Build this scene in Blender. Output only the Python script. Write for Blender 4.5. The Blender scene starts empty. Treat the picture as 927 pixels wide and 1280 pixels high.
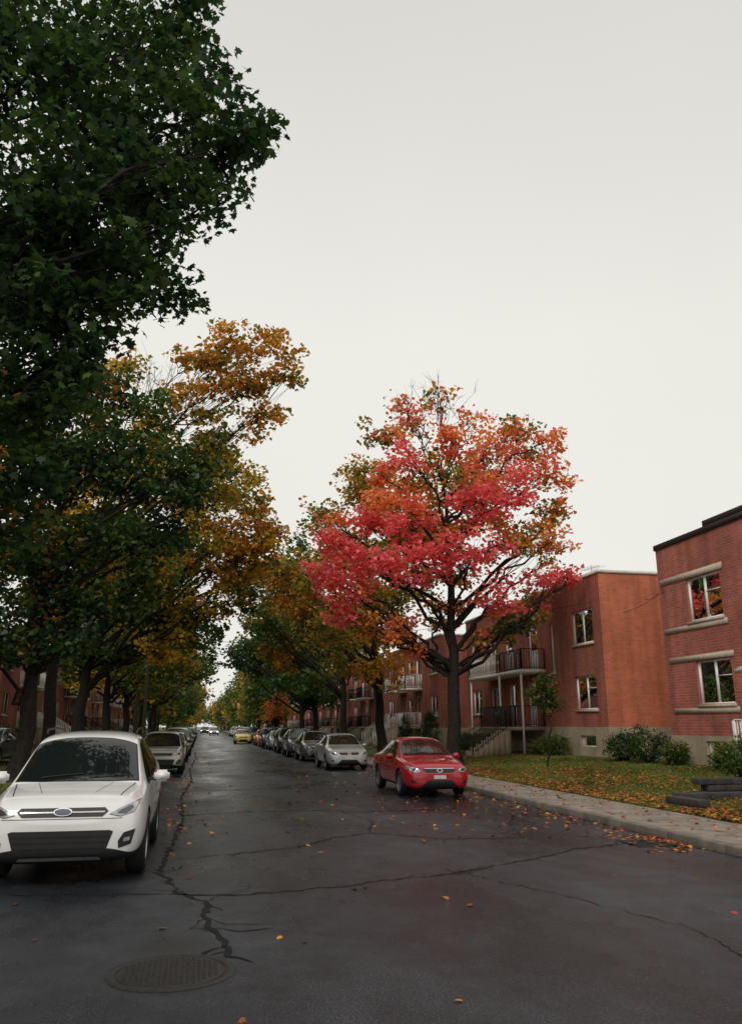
import bpy, bmesh, math, random
import numpy as np
from mathutils import Vector, Matrix
from mathutils.bvhtree import BVHTree
random.seed(7)
RNG = np.random.default_rng(11)
scene = bpy.context.scene
COL = scene.collection

# ------------------------------------------------------------------ helpers
def link(o, parent=None):
    COL.objects.link(o)
    if parent is not None:
        o.parent = parent
    return o

def empty(name, loc=(0, 0, 0)):
    e = bpy.data.objects.new(name, None)
    e.location = loc
    e.empty_display_size = 0.3
    COL.objects.link(e)
    return e

def np_mesh(name, verts, faces, mat=None, cols=None, smooth=False, parent=None):
    verts = np.asarray(verts, dtype=np.float32)
    faces = np.asarray(faces, dtype=np.int32)
    me = bpy.data.meshes.new(name)
    nV, (nF, k) = len(verts), faces.shape
    me.vertices.add(nV)
    me.vertices.foreach_set("co", verts.ravel())
    me.loops.add(nF * k)
    me.loops.foreach_set("vertex_index", faces.ravel())
    me.polygons.add(nF)
    me.polygons.foreach_set("loop_start", np.arange(nF, dtype=np.int32) * k)
    if smooth:
        me.polygons.foreach_set("use_smooth", np.ones(nF, dtype=bool))
    me.update(calc_edges=True)
    if cols is not None:
        a = me.color_attributes.new("Col", 'FLOAT_COLOR', 'POINT')
        c = np.ones((nV, 4), dtype=np.float32)
        c[:, :3] = cols
        a.data.foreach_set("color", c.ravel())
    if mat:
        me.materials.append(mat)
    o = bpy.data.objects.new(name, me)
    return link(o, parent)

class Acc:
    def __init__(s):
        s.v = []; s.f = []
    def quad(s, a, b, c, d):
        n = len(s.v); s.v += [a, b, c, d]; s.f.append((n, n+1, n+2, n+3))
    def box(s, x0, x1, y0, y1, z0, z1):
        if x0 > x1: x0, x1 = x1, x0
        if y0 > y1: y0, y1 = y1, y0
        n = len(s.v)
        s.v += [(x0,y0,z0),(x1,y0,z0),(x1,y1,z0),(x0,y1,z0),(x0,y0,z1),(x1,y0,z1),(x1,y1,z1),(x0,y1,z1)]
        for q in ((0,3,2,1),(4,5,6,7),(0,1,5,4),(1,2,6,5),(2,3,7,6),(3,0,4,7)):
            s.f.append(tuple(n+i for i in q))
    def obj(s, name, mat, parent=None, bevel=0):
        if not s.v: return None
        o = np_mesh(name, s.v, s.f, mat, parent=parent)
        if bevel:
            m = o.modifiers.new("b", 'BEVEL'); m.width = bevel; m.segments = 2; m.limit_method = 'ANGLE'
        return o

class Tubes:
    def __init__(s, sides=7):
        s.v = []; s.f = []; s.n = 0; s.k = sides
    def add(s, pts, radii, sides=None):
        k = s.k
        pts = np.asarray(pts, float); n = len(pts)
        tan = np.gradient(pts, axis=0)
        tan /= np.linalg.norm(tan, axis=1)[:, None] + 1e-9
        ref = np.array([0.31, 0.17, 0.93]) if abs(tan[0][2]) < .8 else np.array([1., 0.1, 0.])
        a = np.cross(tan, ref); a /= np.linalg.norm(a, axis=1)[:, None] + 1e-9
        b = np.cross(tan, a)
        ang = np.arange(k) / k * 2 * np.pi
        r = np.asarray(radii, float)[:, None, None]
        ring = pts[:, None, :] + r * (np.cos(ang)[None, :, None] * a[:, None, :] + np.sin(ang)[None, :, None] * b[:, None, :])
        s.v.append(ring.reshape(-1, 3))
        i = np.arange(n-1)[:, None] * k; j = np.arange(k)[None, :]; j2 = (j + 1) % k
        q = np.stack([i + j, i + j2, i + k + j2, i + k + j], axis=-1).reshape(-1, 4) + s.n
        s.f.append(q); s.n += n * k
    def obj(s, name, mat, parent=None):
        return np_mesh(name, np.concatenate(s.v), np.concatenate(s.f), mat, smooth=True, parent=parent)

# ------------------------------------------------------------------ materials
def newmat(name):
    m = bpy.data.materials.new(name); m.use_nodes = True
    nt = m.node_tree; nt.nodes.clear()
    out = nt.nodes.new("ShaderNodeOutputMaterial")
    return m, nt, out

def N(nt, t, **kw):
    n = nt.nodes.new(t)
    for k, v in kw.items():
        if k in n.inputs: n.inputs[k].default_value = v
        else: setattr(n, k, v)
    return n

def ramp(nt, stops, interp='LINEAR'):
    n = nt.nodes.new("ShaderNodeValToRGB")
    n.color_ramp.interpolation = interp
    el = n.color_ramp.elements
    while len(el) < len(stops): el.new(0.5)
    for e, (p, c) in zip(el, stops):
        e.position = p
        e.color = (c, c, c, 1) if isinstance(c, (int, float)) else (*c, 1)
    return n

def simple(name, col, rough=0.6, metal=0.0, coat=0.0, var=0.12, scale=6.0, bump=0.0, bscale=40, emis=None, spec=0.5):
    m, nt, out = newmat(name)
    p = N(nt, "ShaderNodeBsdfPrincipled")
    nt.links.new(p.outputs[0], out.inputs[0])
    p.inputs["Roughness"].default_value = rough
    p.inputs["Metallic"].default_value = metal
    p.inputs["Coat Weight"].default_value = coat
    p.inputs["Coat Roughness"].default_value = 0.05
    p.inputs["Specular IOR Level"].default_value = spec
    tc = N(nt, "ShaderNodeTexCoord")
    no = N(nt, "ShaderNodeTexNoise"); no.inputs["Scale"].default_value = scale; no.inputs["Detail"].default_value = 6
    nt.links.new(tc.outputs["Object"], no.inputs["Vector"])
    lo = tuple(c * (1 - var) for c in col); hi = tuple(min(1, c * (1 + var)) for c in col)
    r = ramp(nt, [(0.3, lo), (0.7, hi)])
    nt.links.new(no.outputs["Fac"], r.inputs[0])
    nt.links.new(r.outputs[0], p.inputs["Base Color"])
    if bump:
        n2 = N(nt, "ShaderNodeTexNoise"); n2.inputs["Scale"].default_value = bscale; n2.inputs["Detail"].default_value = 5
        nt.links.new(tc.outputs["Object"], n2.inputs["Vector"])
        b = N(nt, "ShaderNodeBump"); b.inputs["Strength"].default_value = bump; b.inputs["Distance"].default_value = 0.02
        nt.links.new(n2.outputs["Fac"], b.inputs["Height"]); nt.links.new(b.outputs[0], p.inputs["Normal"])
    if emis:
        p.inputs["Emission Color"].default_value = (*emis[0], 1); p.inputs["Emission Strength"].default_value = emis[1]
    return m

def leaf_mat(name, trans=0.5):
    m, nt, out = newmat(name)
    at = N(nt, "ShaderNodeAttribute"); at.attribute_name = "Col"
    p = N(nt, "ShaderNodeBsdfDiffuse")
    t = N(nt, "ShaderNodeBsdfTranslucent")
    mx = N(nt, "ShaderNodeMixShader"); mx.inputs[0].default_value = trans
    nt.links.new(at.outputs["Color"], p.inputs["Color"]); nt.links.new(at.outputs["Color"], t.inputs["Color"])
    nt.links.new(p.outputs[0], mx.inputs[1]); nt.links.new(t.outputs[0], mx.inputs[2])
    g = N(nt, "ShaderNodeBsdfGlossy"); g.inputs["Roughness"].default_value = .45; g.inputs["Color"].default_value = (1, 1, 1, 1)
    mg = N(nt, "ShaderNodeMixShader"); mg.inputs[0].default_value = .025
    nt.links.new(mx.outputs[0], mg.inputs[1]); nt.links.new(g.outputs[0], mg.inputs[2]); nt.links.new(mg.outputs[0], out.inputs[0])
    return m

def brick_mat(name, c1, c2, mortar):
    m, nt, out = newmat(name)
    p = N(nt, "ShaderNodeBsdfPrincipled"); p.inputs["Roughness"].default_value = 0.85
    nt.links.new(p.outputs[0], out.inputs[0])
    g = N(nt, "ShaderNodeNewGeometry")
    sx = N(nt, "ShaderNodeSeparateXYZ"); nt.links.new(g.outputs["Position"], sx.inputs[0])
    ad = N(nt, "ShaderNodeMath", operation='ADD'); nt.links.new(sx.outputs[0], ad.inputs[0]); nt.links.new(sx.outputs[1], ad.inputs[1])
    cx = N(nt, "ShaderNodeCombineXYZ"); nt.links.new(ad.outputs[0], cx.inputs[0]); nt.links.new(sx.outputs[2], cx.inputs[1])
    b = N(nt, "ShaderNodeTexBrick")
    b.inputs["Scale"].default_value = 1.0; b.inputs["Brick Width"].default_value = 0.24; b.inputs["Row Height"].default_value = 0.09
    b.inputs["Mortar Size"].default_value = 0.010; b.inputs["Bias"].default_value = 0.0
    b.inputs["Color1"].default_value = (*c1, 1); b.inputs["Color2"].default_value = (*c2, 1); b.inputs["Mortar"].default_value = (*mortar, 1)
    nt.links.new(cx.outputs[0], b.inputs["Vector"])
    no = N(nt, "ShaderNodeTexNoise"); no.inputs["Scale"].default_value = 0.5; no.inputs["Detail"].default_value = 8; no.inputs["Roughness"].default_value = .65
    nt.links.new(g.outputs["Position"], no.inputs["Vector"])
    r = ramp(nt, [(0.3, 0.70), (0.7, 1.18)])
    nt.links.new(no.outputs["Fac"], r.inputs[0])
    mp = N(nt, "ShaderNodeMapping"); mp.inputs["Scale"].default_value = (2.2, 2.2, .22); nt.links.new(g.outputs["Position"], mp.inputs["Vector"])
    n3 = N(nt, "ShaderNodeTexNoise"); n3.inputs["Scale"].default_value = 1.0; n3.inputs["Detail"].default_value = 5; nt.links.new(mp.outputs[0], n3.inputs["Vector"])
    r3 = ramp(nt, [(0.35, 0.76), (0.6, 1.08)]); nt.links.new(n3.outputs["Fac"], r3.inputs[0])
    mx = N(nt, "ShaderNodeMixRGB", blend_type='MULTIPLY'); mx.inputs[0].default_value = 1
    m2 = N(nt, "ShaderNodeMixRGB", blend_type='MULTIPLY'); m2.inputs[0].default_value = 1
    nt.links.new(b.outputs["Color"], mx.inputs[1]); nt.links.new(r.outputs[0], mx.inputs[2])
    nt.links.new(mx.outputs[0], m2.inputs[1]); nt.links.new(r3.outputs[0], m2.inputs[2])
    nt.links.new(m2.outputs[0], p.inputs["Base Color"])
    bp = N(nt, "ShaderNodeBump"); bp.inputs["Strength"].default_value = 0.5; bp.inputs["Distance"].default_value = 0.01; bp.invert = True
    nt.links.new(b.outputs["Fac"], bp.inputs["Height"]); nt.links.new(bp.outputs[0], p.inputs["Normal"])
    return m

def asphalt_mat():
    m, nt, out = newmat("asphalt")
    p = N(nt, "ShaderNodeBsdfPrincipled"); nt.links.new(p.outputs[0], out.inputs[0])
    p.inputs["Specular IOR Level"].default_value = .33
    g = N(nt, "ShaderNodeNewGeometry")
    def noise(scale, det=6, rough=.6, sy=1.0):
        mp = N(nt, "ShaderNodeMapping"); mp.inputs["Scale"].default_value = (1, sy, 1)
        nt.links.new(g.outputs["Position"], mp.inputs["Vector"])
        n = N(nt, "ShaderNodeTexNoise"); n.inputs["Scale"].default_value = scale; n.inputs["Detail"].default_value = det; n.inputs["Roughness"].default_value = rough
        nt.links.new(mp.outputs[0], n.inputs["Vector"]); return n
    big = noise(0.42, 7, .66, .45); mid = noise(2.6, 6, .65); fine = noise(60, 4, .8)
    r1 = ramp(nt, [(0.36, (.011, .0125, .017)), (0.5, (.021, .024, .030)), (0.64, (.040, .044, .052))])
    nt.links.new(big.outputs["Fac"], r1.inputs[0])
    r2 = ramp(nt, [(0.3, 0.60), (0.7, 1.35)]); nt.links.new(mid.outputs["Fac"], r2.inputs[0])
    r3 = ramp(nt, [(0.38, 0.30), (0.52, 0.9), (0.64, 3.4)]); nt.links.new(fine.outputs["Fac"], r3.inputs[0])
    m1 = N(nt, "ShaderNodeMixRGB", blend_type='MULTIPLY'); m1.inputs[0].default_value = 1
    m2 = N(nt, "ShaderNodeMixRGB", blend_type='MULTIPLY'); m2.inputs[0].default_value = 1
    nt.links.new(r1.outputs[0], m1.inputs[1]); nt.links.new(r2.outputs[0], m1.inputs[2])
    nt.links.new(m1.outputs[0], m2.inputs[1]); nt.links.new(r3.outputs[0], m2.inputs[2])
    nt.links.new(m2.outputs[0], p.inputs["Base Color"])
    rr = ramp(nt, [(0.37, 0.12), (0.46, .28), (0.64, 0.50)]); nt.links.new(big.outputs["Fac"], rr.inputs[0])
    nt.links.new(rr.outputs[0], p.inputs["Roughness"])
    b = N(nt, "ShaderNodeBump"); b.inputs["Strength"].default_value = 0.6; b.inputs["Distance"].default_value = 0.010
    nt.links.new(fine.outputs["Fac"], b.inputs["Height"])
    b2 = N(nt, "ShaderNodeBump"); b2.inputs["Strength"].default_value = 0.25; b2.inputs["Distance"].default_value = 0.04
    nt.links.new(mid.outputs["Fac"], b2.inputs["Height"]); nt.links.new(b.outputs[0], b2.inputs["Normal"])
    nt.links.new(b2.outputs[0], p.inputs["Normal"])
    return m

M = {}
M['asphalt'] = asphalt_mat()
M['tar'] = simple("tar", (.004, .004, .005), .6, bump=.3, spec=.2)
M['concrete'] = simple("sidewalk_concrete", (.24, .20, .165), .8, var=.35, scale=2.5, bump=.3, bscale=60)
M['kerb'] = simple("kerb_concrete", (.16, .14, .12), .85, var=.4, scale=3, bump=.3)
M['found'] = simple("foundation", (.36, .30, .21), .9, var=.22, scale=1.4, bump=.15)
M['stone_trim'] = simple("stone_trim", (.50, .42, .33), .8, var=.15)
M['brickA'] = brick_mat("brick_a", (.50, .125, .082), (.36, .088, .060), (.36, .23, .19))
M['brickSunlit'] = brick_mat("brick_sunlit", (.66, .165, .072), (.54, .12, .055), (.45, .24, .15))  # brighter brick for one end wall, its sunny side put into the colour
M['brickC'] = brick_mat("brick_c", (.44, .11, .070), (.32, .078, .052), (.32, .20, .16))
M['white'] = simple("white_paint", (.80, .80, .77), .5, var=.05)
M['flash'] = simple("metal_flashing", (.7, .67, .62), .5, var=.08)
M['blackmetal'] = simple("black_iron", (.012, .012, .013), .45)
M['darkroof'] = simple("dark_flashing", (.02, .018, .018), .6)
M['gravelroof'] = simple("roofing", (.12, .11, .10), .9)
M['room'] = simple("room_shade", (.02, .02, .022), .9)  # near-black colour painted in for the shade of an unlit room
M['curtain'] = simple("curtain", (.75, .72, .66), .9, var=.1, scale=15)
M['door'] = simple("door_paint", (.05, .045, .05), .5)
M['doorwhite'] = simple("door_white", (.6, .6, .58), .5)
M['lawn'] = simple("lawn", (.075, .10, .024), .95, var=.55, scale=1.6, bump=.5, bscale=30)
M['earth'] = simple("earth", (.06, .05, .03), .95, var=.3, scale=.5)
M['bark'] = simple("bark", (.026, .021, .017), .9, var=.45, scale=9, bump=.9, bscale=14, spec=.2)
M['leaf'] = leaf_mat("leaf")
M['litter'] = leaf_mat("litter", 0.05)
M['rock'] = simple("dark_stone", (.045, .042, .042), .85, var=.45, scale=3, bump=.7, bscale=12)
M['iron'] = simple("cast_iron", (.022, .020, .018), .5, metal=.3, var=.3, scale=20, bump=.4)
M['wood'] = simple("pole_wood", (.09, .07, .055), .9, var=.3)
M['tyre'] = simple("tyre", (.013, .013, .013), .8, bump=.2)
M['rim'] = simple("alloy", (.45, .46, .48), .3, metal=.9, var=.03)
M['blackplastic'] = simple("black_plastic", (.014, .014, .015), .5)
M['seam'] = simple("seam", (.01, .01, .01), .7)
M['chrome'] = simple("chrome", (.7, .7, .72), .12, metal=1.0, var=.02)
M['carglass'] = simple("car_glass", (.010, .013, .013), .03, var=.02, spec=.8)
M['lamp'] = simple("headlamp", (.42, .44, .47), .12, metal=.35, coat=1, var=.35, scale=22)
M['lampdark'] = simple("lamp_inner", (.10, .10, .11), .15, metal=.6, coat=1)
M['lamplit'] = simple("headlamp_lit", (.8, .8, .75), .2, emis=((1, .90, .75), 9))
M['plate'] = simple("plate", (.6, .62, .65), .5)
M['badge'] = simple("badge", (.03, .05, .12), .2, coat=1)

def win_glass():
    m, nt, out = newmat("window_glass")
    tr = N(nt, "ShaderNodeBsdfTransparent"); tr.inputs[0].default_value = (.85, .9, .9, 1)
    gl = N(nt, "ShaderNodeBsdfGlossy"); gl.inputs["Roughness"].default_value = .02; gl.inputs[0].default_value = (.9, .95, 1, 1)
    fr = N(nt, "ShaderNodeFresnel"); fr.inputs[0].default_value = 1.28
    mx = N(nt, "ShaderNodeMixShader")
    nt.links.new(fr.outputs[0], mx.inputs[0]); nt.links.new(tr.outputs[0], mx.inputs[1]); nt.links.new(gl.outputs[0], mx.inputs[2])
    nt.links.new(mx.outputs[0], out.inputs[0]); return m
M['glass'] = win_glass()

def paint(name, col, metal=0.0, rough=.32):
    return simple(name, col, rough, metal=metal, coat=1.0, var=.03, scale=2)

# ------------------------------------------------------------------ ground
KR, KL = 7.4, -2.7          # kerb lines
SR, SL = 9.15, -4.5         # sidewalk outer edges
FR, FL = 15.9, -12.0        # facade lines
def sm(t): t = min(1, max(0, t)); return t*t*(3-2*t)
def zlawn(x):
    if x > 0: return .115 + .40 * sm((x - SR) / (FR - SR))
    return .115 + .33 * sm((SL - x) / (SL - FL))
def zlawn_np(x):
    t = np.clip(np.where(x > 0, (x - SR) / (FR - SR), (SL - x) / (SL - FL)), 0, 1)
    return .115 + np.where(x > 0, .40, .33) * t*t*(3-2*t)

a = Acc(); a.quad((-700, -100, -.06), (700, -100, -.06), (700, 1500, -.06), (-700, 1500, -.06)); a.obj("ground", M['earth'])
a = Acc(); a.quad((KL-.02, -60, 0), (KR+.02, -60, 0), (KR+.02, 700, 0), (KL-.02, 700, 0)); a.obj("road", M['asphalt'])

def lawn(xa, xb, name):
    xs = np.linspace(xa, xb, 40); ys = np.concatenate([np.linspace(-40, 80, 160), np.linspace(85, 700, 60)])
    X, Y = np.meshgrid(xs, ys, indexing='ij')
    Z = zlawn_np(X) + .02 * np.sin(X*1.7 + Y*.9) * np.sin(Y*.53) * np.clip((np.abs(X - xa) ) / 1.0, 0, 1) * np.clip(np.abs(X-xb), 0, 1)
    v = np.stack([X, Y, Z], -1).reshape(-1, 3); n = len(ys)
    i, j = np.meshgrid(np.arange(len(xs)-1), np.arange(n-1), indexing='ij')
    b = (i*n + j).ravel(); f = np.stack([b, b+n, b+n+1, b+1], -1)
    return np_mesh(name, v, f, M['lawn'], smooth=True)
lawn(SR, 60, "lawn"); lawn(SL, -60, "lawn")

def sidewalk(x0, x1, kx, name):
    a = Acc(); k = Acc()
    s = 1 if x1 > x0 else -1
    y = -40.0
    while y < 300:
        dz = random.uniform(-.006, .006)
        a.box(x0 + s*.17, x1, y + .004, y + 1.496, -.05, .125 + dz)
        k.box(x0, x0 + s*.16, y*1.0 + .003, y + 1.497, -.05, .13 + dz)
        y += 1.5
    e = empty(name)
    a.obj("slabs", M['concrete'], e, bevel=.006); k.obj("kerb", M['kerb'], e, bevel=.02)
    f = Acc(); f.box(x0 + s*.02, x1 - s*.01, -40, 300, -.05, .108); f.obj("joint_bed", M['earth'], e)
sidewalk(KR, SR, KR, "sidewalk"); sidewalk(KL, SL, KL, "sidewalk")

# cracks (tar-dark ribbons)
def ribbon(pts, w, z, acc, seed):
    r = random.Random(seed)
    P = []
    for i in range(len(pts)-1):
        (x0, y0), (x1, y1) = pts[i], pts[i+1]
        n = max(2, int(math.hypot(x1-x0, y1-y0) / .10))
        for k in range(n):
            t = k/n
            P.append((x0+(x1-x0)*t + r.gauss(0, .024), y0+(y1-y0)*t + r.gauss(0, .024)))
    P.append(pts[-1])
    prev = None
    for i, (x, y) in enumerate(P):
        j = min(i+1, len(P)-1); h = max(i-1, 0)
        dx, dy = P[j][0]-P[h][0], P[j][1]-P[h][1]; L = math.hypot(dx, dy) + 1e-6
        ww = w * r.uniform(.25, 1.4) * (.3 if i in (0, len(P)-1) else 1)
        nx, ny = -dy/L*ww, dx/L*ww
        cur = ((x+nx, y+ny, z), (x-nx, y-ny, z))
        if prev: acc.quad(prev[0], prev[1], cur[1], cur[0])
        prev = cur
cr = Acc()
cracks = [
 ([(-.28,9.65),(.3,9.45),(.93,9.5),(1.7,9.7),(2.4,10.0),(3.1,10.2),(3.87,10.7),(4.6,11.1),(5.5,11.8),(6.6,12.2)], .024),
 ([(-.3,60),(-.2,48),(-.35,36),(-.2,28),(-.4,22),(-.25,17),(-.33,13.3),(-.4,11),(-.1,9.6),(.17,9.05),(.12,8.5),(.17,8.03),(.33,7.3),(.3,7.05),(.49,6.85)], .028),
 ([(.17,8.03),(.45,7.85),(.72,7.9)], .014),
 ([(.33,7.35),(.12,7.2),(.05,6.95)], .017),
 ([(-.3,12.0),(.5,12.3),(1.5,12.8),(2.2,13.7),(2.9,14.2),(3.96,13.2),(5.2,13.1)], .020),
 ([(-.4,17.6),(1,18.1),(2.6,18.1),(3.6,17.6),(5.6,17.9)], .028),
 ([(2.9,14.2),(3.3,16),(3.0,17.8)], .012),
 ([(-.3,24),(2,24.5),(4.8,24.2)], .03), ([(-.3,31),(2,30.5),(5,31)], .03),
 ([(3.2,10.4),(3.9,8.7),(4.4,7.2),(4.2,5.5)], .007),
 ([(-1.9,9.9),(-1.0,9.75),(-.28,9.65)], .012),
 ([(5.2,13.1),(5.7,15),(6.2,16.2),(7.3,16.8)], .012)]
for i, (p, w) in enumerate(cracks): ribbon(p, w, .005, cr, i)
rc = random.Random(44)
for i in range(26):
    p, w = cracks[rc.choice([0, 1, 1, 4, 5])]; q = rc.choice(p[1:-1]) if len(p) > 2 else p[0]
    if q[1] > 30: continue
    an_ = rc.uniform(0, 2*math.pi); L = rc.uniform(.25, .9)
    ribbon([q, (q[0]+math.cos(an_)*L*.5, q[1]+math.sin(an_)*L*.5), (q[0]+math.cos(an_+.5)*L, q[1]+math.sin(an_+.5)*L)], .007, .0055, cr, 60+i)
cr.obj("road_cracks", M['tar'])

# manhole
def disc_ring(name, cx, cy, prof, mat, parent, n=48):
    v = []; f = []
    for r, z in prof:
        for i in range(n):
            t = 2*math.pi*i/n; v.append((cx + r*math.cos(t), cy + r*math.sin(t), z))
    for k in range(len(prof)-1):
        for i in range(n):
            j = (i+1) % n; f.append((k*n+i, k*n+j, (k+1)*n+j, (k+1)*n+i))
    return np_mesh(name, v, f, mat, parent=parent)
mh = empty("manhole_cover", (-.12, 6.72, 0))
disc_ring("frame", 0, 0, [(.47, .002), (.46, .010), (.41, .010), (.40, .004)], M['iron'], mh)
disc_ring("lid", 0, 0, [(.392, .004), (.385, .009), (.3, .009), (.15, .009), (.001, .009)], M['iron'], mh)
st = Acc()
for i in range(-9, 10):
    for j in range(-9, 10):
        x, y = i*.04, j*.04
        if math.hypot(x, y) < .36: st.box(x-.011, x+.011, y-.011, y+.011, .007, .013)
st.obj("studs", M['iron'], mh)
dr = empty("storm_drain", (6.85, 12.1, 0))
b = Acc(); b.box(-.32, .32, -.32, -.27, 0, .014); b.box(-.32, .32, .27, .32, 0, .014); b.box(-.32, -.27, -.27, .27, 0, .014); b.box(.27, .32, -.27, .27, 0, .014)
for i in range(7): b.box(-.24 + i*.075, -.21 + i*.075, -.27, .27, 0, .012)
b.obj("grate", M['iron'], dr)
b = Acc(); b.quad((-.27,-.27,.004),(.27,-.27,.004),(.27,.27,.004),(-.27,.27,.004)); b.obj("pit_shade", M['seam'], dr)  # flat black sheet paints the shade of the hole under the grate

# ------------------------------------------------------------------ leaves / trees
MAPLE = np.array([(0,0,0),(.20,.10,0),(.50,.12,-.06),(.36,.34,-.02),(.46,.62,-.08),(.20,.58,0),(0,1.0,-.10),(-.20,.58,0),(-.46,.62,-.08),(-.36,.34,-.02),(-.50,.12,-.06),(-.20,.10,0)], float)
SIMPLE = np.array([(0,0,0),(.42,.25,-.04),(.28,.62,-.02),(0,1.0,-.08),(-.28,.62,-.02),(-.42,.25,-.04)], float)
QUAD = np.array([(0,0,0),(.45,.45,-.03),(0,1.0,-.05),(-.45,.45,-.03)], float)

def leaf_geo(c, size, tmpl, upbias=.5, rng=RNG):
    n = len(c)
    nrm = rng.normal(size=(n, 3)); nrm[:, 2] = np.abs(nrm[:, 2]) + upbias
    nrm /= np.linalg.norm(nrm, axis=1)[:, None]
    t = rng.normal(size=(n, 3)); t[:, 2] -= .5
    v = t - (t * nrm).sum(1)[:, None] * nrm; v /= np.linalg.norm(v, axis=1)[:, None] + 1e-9
    u = np.cross(v, nrm)
    s = size * rng.uniform(.65, 1.25, size=n)
    T = tmpl[None]
    P = c[:, None, :] + s[:, None, None] * (u[:, None]*T[..., 0:1] + v[:, None]*(T[..., 1:2]-.4) + nrm[:, None]*T[..., 2:3])
    k = len(tmpl)
    return P.reshape(-1, 3), np.arange(n*k).reshape(n, k)

PAL = {
 'dg': [((.024,.056,.019),5),((.042,.086,.022),4),((.072,.125,.026),3)],
 'gr': [((.050,.11,.024),4),((.085,.15,.028),3),((.14,.18,.03),2),((.30,.22,.03),.7)],
 'dgo':[((.030,.064,.018),5),((.065,.10,.02),2),((.38,.16,.03),1.3)],
 'or': [((.68,.30,.045),3),((.52,.25,.04),3),((.74,.40,.05),2),((.26,.23,.035),1.6),((.10,.14,.025),.8)],
 'ye': [((.76,.50,.05),3),((.64,.42,.045),3),((.34,.31,.04),3),((.13,.19,.03),1.8),((.68,.30,.04),1.5)],
 'ol': [((.24,.23,.035),3),((.46,.27,.04),2.6),((.12,.16,.03),3),((.62,.30,.045),2)],
 'rd': [((.97,.16,.18),6),((.96,.22,.19),3),((.97,.32,.13),1.5),((.88,.11,.13),1.5)],
 'ro': [((.97,.22,.16),4),((.95,.37,.09),3),((.88,.29,.07),2),((.26,.22,.04),.6)],
 'og': [((.92,.37,.07),4),((.70,.33,.05),2),((.26,.27,.04),2.5),((.11,.19,.03),2.5),((.95,.22,.15),1.2)],
}
def pick(pal, n, rng):
    cs = np.array([c for c, w in PAL[pal]]); w = np.array([w for c, w in PAL[pal]], float); w /= w.sum()
    return cs[rng.choice(len(cs), size=n, p=w)]

TH = math.radians(11.6)
def lw(base, lat, dep, z):
    """tree-local frame: lat = across, dep = down the street"""
    return np.array([base[0] + lat*math.cos(TH) + dep*math.sin(TH), base[1] - lat*math.sin(TH) + dep*math.cos(TH), z])

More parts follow.
